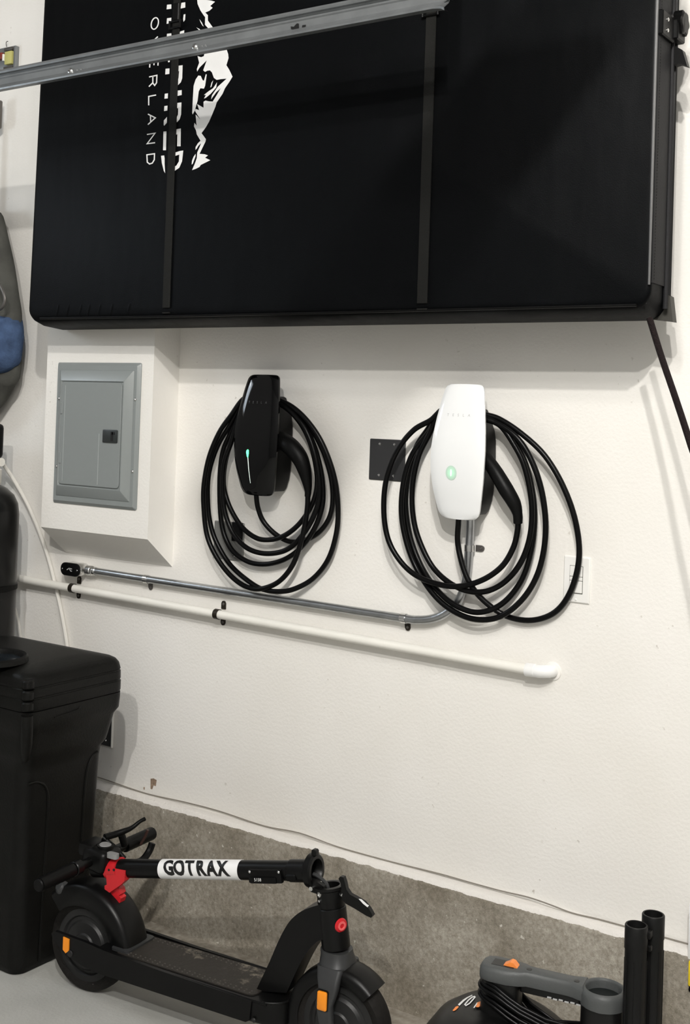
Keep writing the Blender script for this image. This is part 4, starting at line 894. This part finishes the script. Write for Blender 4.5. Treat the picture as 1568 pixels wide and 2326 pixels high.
def grip_mat():
    m = mat('grip_mat', (0.022, 0.019, 0.016), 0.6, spec=0.35)
    n, l = nd(m); b = n['Principled BSDF']; tc = n.new('ShaderNodeTexCoord')
    t = n.new('ShaderNodeTexNoise'); t.inputs['Scale'].default_value = 46; t.inputs['Detail'].default_value = 6; t.inputs['Roughness'].default_value = 0.7; l.new(tc.outputs['Object'], t.inputs['Vector'])
    t2 = n.new('ShaderNodeTexNoise'); t2.inputs['Scale'].default_value = 7; l.new(tc.outputs['Object'], t2.inputs['Vector'])
    mm = n.new('ShaderNodeMath'); mm.operation = 'MULTIPLY'; l.new(t.outputs['Fac'], mm.inputs[0]); l.new(t2.outputs['Fac'], mm.inputs[1])
    r = n.new('ShaderNodeValToRGB'); r.color_ramp.elements[0].position = 0.30; r.color_ramp.elements[1].position = 0.42
    r.color_ramp.elements[0].color = (0.020, 0.017, 0.014, 1); r.color_ramp.elements[1].color = (0.16, 0.14, 0.11, 1)
    l.new(mm.outputs[0], r.inputs['Fac']); l.new(r.outputs['Color'], b.inputs['Base Color'])
    bp = n.new('ShaderNodeBump'); bp.inputs['Strength'].default_value = 0.4; bp.inputs['Distance'].default_value = 0.004; l.new(t.outputs['Fac'], bp.inputs['Height']); l.new(bp.outputs['Normal'], b.inputs['Normal'])
    return m
gmo = lab(gm.to('grip_mat', grip_mat(), dko, local=True), 'worn dusty grip mat')
dots = B()
for i in range(26):
    for t_ in (-0.056, -0.046, 0.046, 0.056): dots.lathe([(0, 0.0016), (0.0018, 0.0012), (0.0026, 0)], L(0.165 + i * 0.0155, t_, DZ1 + 0.003), (0, 0, 1), 6)
dots.bm.verts.ensure_lookup_table()
do = dots.to('tread_dots', mat('tread_dot', (0.05, 0.045, 0.038), 0.5), dko, local=True); do['kind'] = 'stuff'
for sgn in (1, -1):                                                  # side rails running back to the rear axle
    pts = [(0.570, 0.100), (0.575, 0.1475), (0.30, 0.1505), (0.12, 0.156), (0.06, 0.162), (-0.045, 0.166), (-0.058, 0.158), (-0.050, 0.142), (-0.015, 0.118), (0.05, 0.100), (0.10, 0.094), (0.56, 0.094)]
    k = B().prism(pts, lambda a, b, h: L(a, sgn * h, b), 0.072, 0.082); k.bevel(0.002, 1, 50)
    ro = k.to('side_rail', M_SCB, sc, local=True)
    if sgn > 0:
        s_, z0 = px(150, 2146, 0.083)
        k = B().prism([(s_ - 0.009, z0 + 0.019), (s_ + 0.011, z0 + 0.017), (s_ + 0.011, z0 - 0.013), (s_ + 0.001, z0 - 0.021), (s_ - 0.009, z0 - 0.014)], lambda a, b, h: L(a, h, b), 0.081, 0.085)
        lab(k.to('rear_reflector', M_ORANGE, ro, local=True), 'small orange side reflector')
for i, (s_, t_) in enumerate(((0.585, 0.05), (0.61, 0.02))): B().lathe([(0, 0.003), (0.004, 0.002), (0.006, 0)], L(s_ - 0.03, 0.078, 0.108 - 0.006 * i), L(0, 1, 0), 10).to('bolt', M_HUB, dko, local=True)
# gooseneck
left = [(580, 2252), (596, 2218), (612, 2184), (630, 2142), (645, 2112), (660, 2090), (680, 2073), (704, 2062), (728, 2055)]
right = [(735, 2135), (722, 2138), (708, 2150), (695, 2166), (682, 2188), (670, 2212), (660, 2234), (650, 2256)]
sm_ = lambda q_: [(p.x, p.y) for p in catmull([V((a, b, 0)) for a, b in q_], 4)]
gn_pts = [px(u, v, 0.032) for u, v in sm_(left) + sm_(right)]
gn = B().prism(gn_pts, lambda a, b, h: L(a, h, b), -0.030, 0.030); gn.bevel(0.009, 3, 60); gn.to('gooseneck', M_SCB, sc, local=True, ang=60)
# head tube and collar
nt, nb = pxl(754, 2058), pxl(764, 2152); ax = (nt - nb).normalized(); nr = 0.0340
B().cyl(nb, nt, nr, 32, bev=0.002).to('head_tube', M_SCB, sc, local=True)
ct = pxl(756, 2014); h_c = (ct - nt).length
cu = V((1, 0, 0)); 
B().lathe([(nr - 0.003, 0.0), (nr - 0.001, 0.003), (nr - 0.001, h_c - 0.006), (nr + 0.004, h_c - 0.003), (nr + 0.004, h_c + 0.003), (nr - 0.003, h_c + 0.004), (nr - 0.009, h_c + 0.003), (nr - 0.010, h_c - 0.03), (0, h_c - 0.03)], nt, ax, 36).to('collar', M_SCB, sc, local=True)
for u, v, r_ in ((731, 2029, 0.0062), (731, 2044, 0.0032), (771, 2036, 0.0042)):
    s_, z0 = px(u, v, 0.022); ds_ = max(-nr * 0.93, min(nr * 0.93, s_ - (nt.x + (z0 - nt.z) * ax.x / ax.z))); tt_ = math.sqrt(nr * nr - ds_ * ds_)
    B().lathe([(0, 0.003), (r_ * 0.45, 0.002), (r_ * 0.5, 0.004), (r_, 0.003), (r_ * 1.05, -0.003)], L(s_, tt_ - 0.001, z0), L(ds_, tt_, 0), 14).to('bolt', M_ZINC, sc, local=True)
# red power button on the neck's front
rd = L(0.88, 0.47, 0.0).normalized(); zb2 = px(783, 2104, 0.016)[1]; rbp = V((nt.x + (zb2 - nt.z) * ax.x / ax.z, 0, zb2)) + rd * nr
rb_ = B().lathe([(0, 0.005), (0.010, 0.005), (0.013, 0.004), (0.0155, 0.003), (0.0165, 0)], rbp - rd * 0.001, rd, 24).to('power_button', M_RED, sc, local=True)
B().lathe([(0.0055, 0.0), (0.0055, 0.0062), (0.0105, 0.0062), (0.0105, 0.0)], rbp - rd * 0.001, rd, 24).to('button_ring', M_PINK, rb_, local=True)
# fork
fk = B(); cr = pxl(765, 2153); 
crown = [(cr, 0.036, 0.036), (cr - ax * 0.012, 0.036, 0.037), (cr - ax * 0.026, 0.038, 0.043), (cr - ax * 0.040, 0.038, 0.051), (cr - ax * 0.050, 0.030, 0.054)]
fk.loft([[c + L(a, b, 0) for a, b in rrect(ws_, wt_, min(ws_, wt_) * 0.8, 5)] for c, ws_, wt_ in crown])
sl_ = px(737.5, 2262, 0.058)[0]
for sgn in (1, -1):
    k0 = cr - ax * 0.030
    secs = [(k0.x, 0.036, 0.034, 0.010, k0.z), (k0.x + 0.003, 0.046, 0.030, 0.011, k0.z - 0.020), (sl_ + 0.008, 0.054, 0.0255, 0.011, k0.z - 0.042), (sl_, 0.057, 0.0225, 0.0105, 0.18), (sl_ + 0.006, 0.057, 0.019, 0.0105, 0.14), (WB, 0.056, 0.019, 0.010, 0.10)]
    fk.loft([[L(s_ + a, sgn * t_ + b, z) for a, b in rrect(ws_, wt_, 0.009, 4)] for s_, t_, ws_, wt_, z in secs])
fko = lab(fk.to('fork', M_SCG, sc, local=True, ang=50), 'dark grey front fork')
s_, z0 = px(731.5, 2274, 0.07)
k = B().loft([[L(s_ + a, t_, z0 + b) for a, b in rrect(0.0125 * q, 0.0215 * q, 0.004, 3)] for t_, q in ((0.062, 1), (0.071, 1), (0.073, 0.85))]); lab(k.to('front_reflector', M_ORANGE, fko, local=True), 'orange side reflector on the fork')
k = B().loft([[L(s_ + a, t_, z0 + b) for a, b in rrect(0.0150, 0.0245, 0.005, 3)] for t_ in (0.060, 0.0675)]); k.to('reflector_frame', M_SCB, fko, local=True)
fender(WB, 0.1365, 48, 200, 0.041, 0.030, 'front_fender', M_SCB)
# folded stem
sa, sb = pxl(252, 1972), pxl(697, 1978); sdv = (sb - sa).normalized(); SR = 0.0235
st0 = sa - sdv * 0.055
B().cyl(st0, sb, SR, 32).to('stem', M_SCB, sc, local=True)
su = (V((0, 0, 1)) - sdv * sdv.z).normalized(); sv = L(0, 1, 0)
w0, w1 = pxl(371, 1975), pxl(551, 1976); wl0, wl1 = (w0 - sa).dot(sdv), (w1 - sa).dot(sdv)
stk = lab(B().cyl(sa + sdv * wl0, sa + sdv * wl1, SR + 0.0007, 32).to('sticker', M_STICK, sc, local=True), 'white wrap-around sticker')
def on_stem(x, y, lift=0.0015):
    a = math.radians(22) + y / SR                                     # y up round the tube
    return sa + sdv * x + (sv * math.cos(a) + su * math.sin(a)) * (SR + lift)
wc_ = (wl0 + wl1) / 2
for i, chr_ in enumerate('GOTRAX'):
    tx = B(); x0 = wc_ + (i - 2.5) * 0.0335
    g = text_bm(chr_, 0.053, offset=0.0024, shear=-0.36)
    for q_ in range(-6, 7):
        bmesh.ops.bisect_plane(g, geom=g.verts[:] + g.edges[:] + g.faces[:], plane_co=(0, q_ * 0.0035, 0), plane_no=(0, 1, 0))
    for v in g.verts: v.co = on_stem(x0 + v.co.x * 0.82, v.co.y * 0.95)
    tx.add(g)
    tx.to('letter', M_BLKPRINT, stk, local=True, ang=80)
# cable lock box on the stem
b0, b1 = pxl(566, 1984, 0.024), pxl(641, 1984, 0.024); bm0, bm1 = (b0 - sa).dot(sdv), (b1 - sa).dot(sdv)
rot = Matrix((sdv, sv, su)).transposed()
k = B().box(sa + sdv * (bm0 + bm1) / 2 + sv * 0.0245 - su * 0.006, (bm1 - bm0, 0.012, 0.032), 0.003, 2, rot); k.box(sa + sdv * ((bm0 + bm1) / 2 - 0.004) + sv * 0.028 - su * 0.014, ((bm1 - bm0) * 0.8, 0.012, 0.016), 0.003, 2, rot)
lk = k.to('lock_box', M_BLK, sc, local=True)
tx = B(); lc = (bm0 + bm1) / 2 - 0.018
add_text(tx, '5158', 0.0105, lambda x, y: sa + sdv * (lc + x) + sv * 0.0345 + su * (y - 0.0125)); lab(tx.to('lock_digits', M_PRINT, lk, local=True, flatshade=True), 'white lock digits')
for q_ in (0.006, bm1 - bm0 - 0.006): B().lathe([(0, 0.002), (0.0025, 0.001), (0.0035, 0)], sa + sdv * (bm0 + q_) + sv * 0.0306 + su * 0.005, sv, 10).to('screw', M_ZINC, lk, local=True)
b2 = pxl(664, 1994, 0.02); B().box(b2 + su * 0.002, (0.028, 0.02, 0.016), 0.003, 1, rot).to('latch_catch', M_BLK, sc, local=True)
B().cyl(sb - sdv * 0.045, sb + sdv * 0.004, SR + 0.003, 32, bev=0.002).to('stem_sleeve', M_SCB, sc, local=True)
# hinge: round clamp flange at the stem's end, hinge arm and cable
hd = (sdv + V((0, 0, -0.10))).normalized(); hcn = pxl(714, 1977); RF = 0.0395
B().lathe([(RF - 0.016, -0.004), (RF, -0.010), (RF, 0.004), (RF - 0.004, 0.008), (RF - 0.012, 0.008), (RF - 0.016, 0.002), (RF - 0.018, -0.02), (0.010, -0.02), (0.0, -0.02)], hcn, hd, 32).to('hinge_flange', M_SCB, sc, local=True)
hk = B(); 
for t_ in (-0.018, 0.018):
    hk.prism([px(u, v, t_) for u, v in ((702, 1995), (718, 1998), (738, 2012), (742, 2026), (726, 2030), (709, 2024), (702, 2012))], lambda a, b, h: L(a, t_ + h, b), -0.006, 0.006)
hk.bevel(0.003, 1, 50); hk.to('hinge', M_SCB, sc, local=True)
q = pxl(708, 2018, 0.026); B().cyl(q - L(0, 0.05, 0), q + L(0, 0.004, 0), 0.005, 12).to('hinge_pin', M_ZINC, sc, local=True)
B().box(pxl(716, 1940, 0.0) + L(0, 0, 0.004), (0.014, 0.018, 0.016), 0.003, 1).to('hinge_hook', M_SCB, sc, local=True)
B().tube(catmull([pxl(712, 1985), pxl(722, 1990), pxl(735, 2000), pxl(744, 2012), pxl(747, 2030)], 5), 0.0045, 8).to('wiring', M_SCG, sc, local=True)
# folding lever
lv = B(); lvp = [(769, 1996), (773, 1991), (780, 1993), (784, 2006), (787, 2020), (795, 2032), (810, 2040), (826, 2050), (838, 2064), (847, 2080), (843, 2085), (832, 2080), (806, 2064), (786, 2053), (777, 2044), (776, 2024), (774, 2006)]
lv.prism([px(u, v, 0.012) for u, v in lvp], lambda a, b, h: L(a, h, b), 0.000, 0.012); lv.bevel(0.0025, 2, 40)
lvo = lv.to('folding_lever', M_SCB, sc, local=True)
k = B().prism([px(u, v, 0.028) for u, v in ((808, 2047), (814, 2048), (827, 2060), (831, 2062), (828, 2066), (818, 2058))], lambda a, b, h: L(a, h, b), 0.0115, 0.0128); lab(k.to('lever_sticker', M_STICK, lvo, local=True), 'white sticker on the lever')
# red latch
la_ = pxl(262, 1972); lpos = (la_ - sa).dot(sdv); 
lr_ = B().lathe([(SR - 0.001, -0.020), (SR + 0.0045, -0.020), (SR + 0.0045, 0.020), (SR - 0.001, 0.020)], sa + sdv * lpos, sdv, 28, closed_prof=True)
hk = [(243, 1968), (288, 1976), (286, 2000), (278, 2008), (252, 2026), (241, 2018), (241, 2010), (246, 2008)]
lr_.prism([px(u, v, 0.02) for u, v in hk], lambda a, b, h: L(a, h, b), 0.006, 0.026)
lo_ = lr_.to('red_latch', M_RED, sc, local=True, ang=40)
for u in (248, 259): B().cyl(pxl(u, 1976, 0.0265), pxl(u, 1976, 0.0265) + L(0, 0.0014, 0), 0.0035, 10).to('latch_hole', M_BLKPRINT, lo_, local=True)
hk2 = [(253, 2026), (268, 2014), (273, 2018), (276, 2030), (272, 2034), (277, 2040), (274, 2050), (265, 2047)]
k = B().prism([px(u, v, 0.008) for u, v in hk2], lambda a, b, h: L(a, h, b), -0.010, 0.012); k.bevel(0.0015, 1, 40); lab(k.to('red_hook', M_RED, sc, local=True), 'red hook catching the fender')
# handlebar
hb0 = pxl(225, 1948); hs, hz_ = hb0.x, hb0.z
hbar = B().cyl(L(hs, -0.225, hz_), L(hs, 0.225, hz_), 0.0125, 16); hbo = hbar.to('handlebar', M_SCB, sc, local=True)
def grip(t0, t1): 
    k = B(); n = 14; pts = [L(hs, t0 + (t1 - t0) * i / n, hz_) for i in range(n + 1)]
    k.tube(pts, [0.0175 + 0.0008 * (i % 2) for i in range(n + 1)], 16); return k.to('grip', M_BLKMATTE, hbo, local=True, ang=60)
grip(0.105, 0.225); grip(-0.105, -0.225)
B().cyl(L(hs, 0.225, hz_), L(hs, 0.230, hz_), 0.0165, 16, bev=0.003).to('grip_end', M_BLKMATTE, hbo, local=True)
B().cyl(L(hs, 0.075, hz_), L(hs, 0.100, hz_), 0.019, 16, bev=0.002).to('throttle_collar', M_SCB, hbo, local=True)
k = B().box(L(hs + 0.008, 0.0, hz_ + 0.004), (0.080, 0.078, 0.062), 0.016, 3, Matrix.Rotation(0.15, 3, 'Y')); 
k.box(L(hs - 0.022, 0.0, hz_ + 0.024), (0.05, 0.070, 0.036), 0.010, 2)
con = k.to('console', M_SCB, sc, local=True)
q = pxl(240, 1919, 0.0); B().lathe([(0, 0.003), (0.014, 0.0025), (0.017, 0)], q, V((0.1, 0.0, 1)), 24).to('round_cap', M_CAPGREY, con, local=True)
B().cyl(q - V((0, 0, 0.02)), q, 0.022, 20).to('cap_base', M_SCB, con, local=True)
q = pxl(257, 1938, 0.02); k = B().loft([[q + V((a, b, h)) for a, b in rrect(0.017, 0.009, 0.007, 3)] for h in (-0.012, 0.000)]); k.to('display', M_CAPGREY, con, local=True)
blp = [pxl(238, 1902, -0.02), pxl(262, 1895, -0.05), pxl(282, 1888, -0.07), pxl(300, 1880, -0.09), pxl(318, 1866, -0.11), pxl(329, 1860, -0.125)]
bl = B().tube(catmull(blp, 5), [0.009, 0.009, 0.008, 0.006, 0.005, 0.0055], 10); bl.tube([pxl(276, 1896, -0.07), pxl(284, 1920, -0.08)], 0.010, 10); bl.tube([pxl(234, 1902, -0.02), pxl(262, 1925, -0.03), pxl(283, 1950, -0.03)], 0.006, 8)
bl.to('brake_lever', M_BLK, hbo, local=True, ang=60)
B().tube(catmull([pxl(336, 1885, -0.15), pxl(330, 1900, -0.15), pxl(320, 1918, -0.15)], 4), 0.004, 8).to('brake_cable', mat('brown_cable', (0.04, 0.018, 0.014), 0.5), hbo, local=True)
k = B().tube(catmull([pxl(346, 1915, -0.17), pxl(338, 1935, -0.16), pxl(322, 1955, -0.13), pxl(300, 1962, -0.09)], 4), 0.010, 10); k.to('bent_hose', M_BLKMATTE, hbo, local=True)
k = B().lathe([(0, 0.018), (0.012, 0.016), (0.018, 0.008), (0.019, 0)], pxl(143, 2018, 0.03), V((-0.2, -0.5, 0.5)), 16); k.to('thumb_throttle', M_SCG, hbo, local=True)

# ------------------------------------------------------------------ shop vacuum
VC = at_z(1195, 2330, 0.22); VC = V((-1.155, -0.395, 0))
vac = thing('shop_vacuum', 'black shop vacuum with grey carry handle, cut off by the bottom edge', 'vacuum cleaner', VC)
B().lathe([(0, 0.02), (0.155, 0.02), (0.170, 0.035), (0.178, 0.13), (0.186, 0.14), (0.188, 0.155), (0.186, 0.17), (0, 0.17)], VC, (0, 0, 1), 48).to('drum', M_VBLK, vac)
for k_ in range(4):
    a = math.pi / 4 + k_ * math.pi / 2; c = VC + V((0.150 * math.cos(a), 0.150 * math.sin(a), 0)); B().lathe([(0, 0), (0.016, 0), (0.020, 0.01), (0.020, 0.03), (0, 0.034)], c, (0, 0, 1), 14).to('caster', M_BLK, vac)
lidp = [(0.188, 0.165), (0.192, 0.170), (0.192, 0.182), (0.186, 0.190), (0.178, 0.204), (0.150, 0.242), (0.120, 0.262), (0.085, 0.270), (0, 0.272)]
vl = B().lathe(lidp, VC, (0, 0, 1), 56)
for v in vl.bm.verts:
    if v.co.z > 0.2: v.co.z -= max(0.0, v.co.x - VC.x + 0.03) * 0.30 * (v.co.z - 0.2) / 0.072
vl = vl.to('motor_head', M_VBLK, vac, ang=25)
hA, hB = at_z(1140, 2188, 0.365), at_z(1372, 2240, 0.365); hv = hB - hA; hv.z = 0; HLn = hv.length; hv.normalize(); hn = V((-hv.y, hv.x, 0))
if hn.y > 0: hn = -hn                                                # towards the camera
def H(a, b, z): return V((hA.x, hA.y, 0)) + hv * a + hn * b + V((0, 0, z))
HZ0 = 0.352
# handle top outline: wide switch end, slim grip, round cup end
hp_top = [(-0.046, -0.012), (-0.040, -0.030), (-0.020, -0.037), (0.020, -0.037), (0.045, -0.030), (0.060, -0.021), (0.15, -0.020), (HLn - 0.060, -0.022), (HLn - 0.048, -0.027), (HLn - 0.037, -0.030)]
outl = hp_top + [(a, -b) for a, b in hp_top[::-1]]
def hring(z, k):
    cx = HLn / 2; return [H(cx + (a - cx) * (1 - k * 0.35), b * (1 - k * 1.6), z) for a, b in outl]
hg = B().loft([hring(HZ0 - 0.016, 0.03), hring(HZ0 - 0.010, 0.0), hring(HZ0 + 0.004, 0.02), hring(HZ0 + 0.012, 0.09), hring(HZ0 + 0.0135, 0.16)])
hgo = lab(hg.to('handle', M_VGREY, vac, ang=50), 'grey plastic handle top')
B().lathe([(0.037, -0.030), (0.037, 0.006), (0.0385, 0.0105), (0.041, 0.012), (0.0455, 0.010), (0.049, 0.004), (0.050, -0.004), (0.0495, -0.022), (0.044, -0.024), (0.037, -0.030)], H(HLn, 0, HZ0), (0, 0, 1), 40).to('cup_ring', M_VGREY, hgo, ang=50)
B().lathe([(0, 0.0), (0.0372, 0.0), (0.0372, 0.002), (0, 0.002)], H(HLn, 0, HZ0 - 0.010), (0, 0, 1), 28).to('cup_well', mat('well_shade', (0.010, 0.012, 0.012), 0.6, spec=0.1), hgo)  # shallow dark disc, the shade of a deep cup put into its colour
sw = B(); sw.prism([(-0.018, 0.0), (-0.007, 0.006), (0.0, 0.011), (0.007, 0.010), (0.014, 0.003), (0.016, 0.0)], lambda a, b, h: H(0.022 + a, h, HZ0 + 0.0128 + b), -0.010, 0.010); sw.bevel(0.002, 2, 30)
lab(sw.to('power_switch', M_ORANGE2, hgo), 'orange rocker switch')
B().box(H(0.006, 0.0, HZ0 + 0.0136), (0.05, 0.03, 0.0012), 0, 1, Matrix.Rotation(math.atan2(hv.y, hv.x), 3, 'Z')).to('switch_slot', M_BLKPRINT, hgo)
for a, b in ((0.062, 0.0), (HLn - 0.056, 0.006)): B().lathe([(0, 0.0016), (0.006, 0.0014), (0.0065, 0)], H(a, b, HZ0 + 0.0128), (0, 0, 1), 10).to('screw_hole', M_BLKPRINT, hgo)
ps = B()
ps.loft([[H(0.002 + a * k, b * k, z) for a, b in rrect(0.044, 0.033, 0.02, 4)] for z, k in ((0.235, 1.12), (0.28, 0.97), (HZ0 - 0.018, 0.95))])
ps.loft([[H(HLn + a * k, b * k, z) for a, b in rrect(0.046, 0.042, 0.03, 4)] for z, k in ((0.225, 1.12), (0.28, 0.98), (HZ0 - 0.018, 0.97))])
ps.loft([[H(HLn / 2 + a, b, z) for a, b in rrect(HLn / 2 - 0.045, 0.015, 0.006, 3)] for z in (HZ0 - 0.032, HZ0 - 0.018)])
ps.to('handle_post', M_VBLK, vac, ang=50)
gd = B()
for k_ in range(9): gd.box(H(HLn * 0.50 + k_ * 0.0125, 0.0165, HZ0 - 0.029 - 0.0012 * (k_ % 2)), (0.009, 0.003, 0.0022), 0, 1, Matrix.Rotation(math.atan2(hv.y, hv.x), 3, 'Z'))
lab(gd.to('grip_teeth', M_GREYPRINT, hgo, flatshade=True), 'pale serrated grip edge')
pc = B(); rn = random.Random(4)
for k_ in range(7):                                                   # power cord wound round the two posts
    zl_, zr_ = 0.326 - k_ * 0.0072, 0.292 - k_ * 0.0085; e_ = 0.040 + 0.003 * (k_ % 3) + rn.uniform(-0.001, 0.001); we = 0.041 + 0.004 * (k_ % 3)
    loop = []
    for i in range(40):
        a = 2 * math.pi * i / 40; cx = HLn / 2; lx_ = (HLn / 2 + e_) * math.copysign(abs(math.cos(a)) ** 0.55, math.cos(a)); ly = we * math.copysign(abs(math.sin(a)) ** 0.75, math.sin(a))
        f_ = (lx_ + HLn / 2) / HLn; sag = -0.020 * math.sin(max(0, min(1, f_)) * math.pi) * (1 if ly > 0 else 3.2)
        loop.append(H(cx + lx_, ly, zl_ * (1 - f_) + zr_ * f_ + sag + 0.002 * math.sin(3 * a + k_)))
    pc.tube(loop, 0.0042, 8, closed=True)
lab(pc.to('power_cord', M_CABLE, vac, ang=80), 'black power cord wound round the handle posts')
# marks printed on the head
def on_head(u, v):
    d = ray(u, v); best = None; lo_, hi_ = 0.0, 6.0
    def sd_(p):
        r_ = math.hypot(p.x - VC.x, p.y - VC.y)
        for (r0, z0), (r1, z1) in zip(lidp[::-1], lidp[::-1][1:]):
            if r0 <= r_ <= r1 and r1 > r0: return p.z - (z0 + (z1 - z0) * (r_ - r0) / (r1 - r0))
        return p.z - 0.0 if r_ > 0.19 else p.z - 0.2
    t_ = 2.0; 
    while t_ < 3.5:
        p = CAM + d * t_
        if sd_(p) < 0: break
        t_ += 0.002
    for q_ in range(12):
        p = CAM + d * t_; t_ += 0.0002 if sd_(p) > 0 else -0.0002
    return CAM + d * (t_ - 0.0022)
mk = B(); G = lambda x, y: on_head(990 + x / 12.06, 2230 + y / 12.06)
mk.flat([(610, 620), (750, 490), (860, 420), (1000, 355), (1010, 375), (880, 450), (780, 530), (650, 660)], G)
stroke(mk, [(1080, 400), (1000, 420), (900, 500), (800, 620), (830, 650), (930, 590), (1030, 480), (1090, 405)], 34, G)
mk.flat([(1030, 710), (1130, 565), (1160, 575), (1060, 720)], G)
lab(mk.to('printed_marks', M_PRINT, vl, flatshade=True), 'white printed marks')
mk = B(); mk.flat([(460, 790), (550, 680), (620, 660), (630, 700), (560, 770), (500, 800)], G); mk.flat([(1100, 690), (1150, 560), (1240, 530), (1330, 520), (1250, 640), (1170, 700)], G)
lab(mk.to('printed_marks', M_ORANGE2, vl, flatshade=True), 'orange printed marks')
vt = B()
for k_ in range(8): vt.box(H(0.075 + k_ * 0.014, 0.085, 0.243 - 0.002 * k_), (0.006, 0.02, 0.02), 0.001, 1, Matrix.Rotation(math.atan2(hv.y, hv.x), 3, 'Z'))
vt.to('vent_ribs', M_VGREY, vac)
cb_ = at_z(1155, 2288, 0.240); cc_ = cb_ + V((0.045, -0.108, 0))        # round cover of the motor, nearest the viewer
mc = B().lathe([(0, 0.244), (0.085, 0.243), (0.101, 0.240), (0.107, 0.234), (0.109, 0.226), (0.110, 0.18), (0, 0.18)], (cc_.x, cc_.y, 0), (0, 0, 1), 48).to('motor_cover', M_VBLK, vac, ang=50)
lab(B().lathe([(0.100, 0.2405), (0.104, 0.2405), (0.1085, 0.235), (0.110, 0.230), (0.1095, 0.228)], (cc_.x, cc_.y, 0), (0, 0, 1), 48).to('cover_rim', M_VGREY, mc), 'grey rim of the motor cover')
lt_ = VC + V((0.10, -0.155, 0.182)); B().box(lt_, (0.05, 0.02, 0.05), 0.006, 2, Matrix.Rotation(0.55, 3, 'Z')).to('lid_latch', M_VGREY, vac)

# two extension wands standing behind the vacuum
def wand(u, v, y, label, wd):
    tp = at(u, v, y); r_ = wd
    o = thing('vacuum_wand', label, 'vacuum wand', (tp.x, y, 0), group=None)
    B().lathe([(r_, 0.0), (r_, tp.z - 0.05), (r_ + 0.0012, tp.z - 0.048), (r_ + 0.0012, tp.z - 0.002), (r_, tp.z), (r_ - 0.003, tp.z), (r_ - 0.0035, tp.z - 0.004), (r_ - 0.0035, tp.z - 0.25), (0.0, tp.z - 0.25), (0, 0.0)], (tp.x, y, 0), (0, 0, 1), 32).to('tube', M_WAND, o, ang=40)
    rb_ = B()
    for a in range(8):
        q_ = 2 * math.pi * a / 8 + 0.2; rb_.tube([V((tp.x + r_ * math.cos(q_), y + r_ * math.sin(q_), 0.02)), V((tp.x + r_ * math.cos(q_), y + r_ * math.sin(q_), tp.z - 0.07))], 0.0012, 5)
    rb_.to('ridge', M_WAND, o)
    return o, tp
w1, t1_ = wand(1446.5, 2100, -0.385, 'shorter black vacuum wand, the front one of two standing upright', 0.0222)
w2, t2_ = wand(1485, 2076, -0.332, 'taller black vacuum wand, the rear one of two standing upright', 0.0222)
q = V((t1_.x + 0.022, -0.372, t1_.z - 0.018)); k = B().box(q, (0.012, 0.020, 0.016), 0.003, 2); k.box(q + V((0.003, 0, -0.028)), (0.007, 0.012, 0.012), 0.002, 1); k.to('clip_button', M_BLK, w1)

# yellow tool cut off by the right edge
yq = at(1561, 2240, -0.03)
yt = thing('yellow_tool', 'white and yellow tool with black end hanging at the lower right edge', 'tool', yq)
y0_ = at(1562, 2240, -0.05); y1_ = at(1563, 2182, -0.05); y2_ = at(1564.5, 2052, -0.044)
B().box((y0_.x + 0.03, -0.028, (y0_.z + y1_.z) / 2), (0.06, 0.045, y1_.z - y0_.z), 0.004, 2).to('yellow_sleeve', M_YELLOW2, yt)
B().box((y2_.x + 0.03, -0.024, (y1_.z + y2_.z) / 2), (0.058, 0.04, y2_.z - y1_.z), 0.003, 2).to('white_body', M_PVC2, yt)
B().box((y0_.x + 0.03, -0.028, y0_.z - 0.007), (0.058, 0.045, 0.012), 0.005, 2).to('end_cap', M_BLK, yt)

# repeats share a group phrase
for o in bpy.data.objects:
    k = o.name.split('.')[0]
    g = {'vacuum_wand': 'vacuum wands standing upright', 'blank_plate': 'blank wall plates', 'ev_charger': 'ev chargers on the wall', 'shop_lamp': 'shop lamps'}.get(k)
    if g and o.parent is None: o['group'] = g
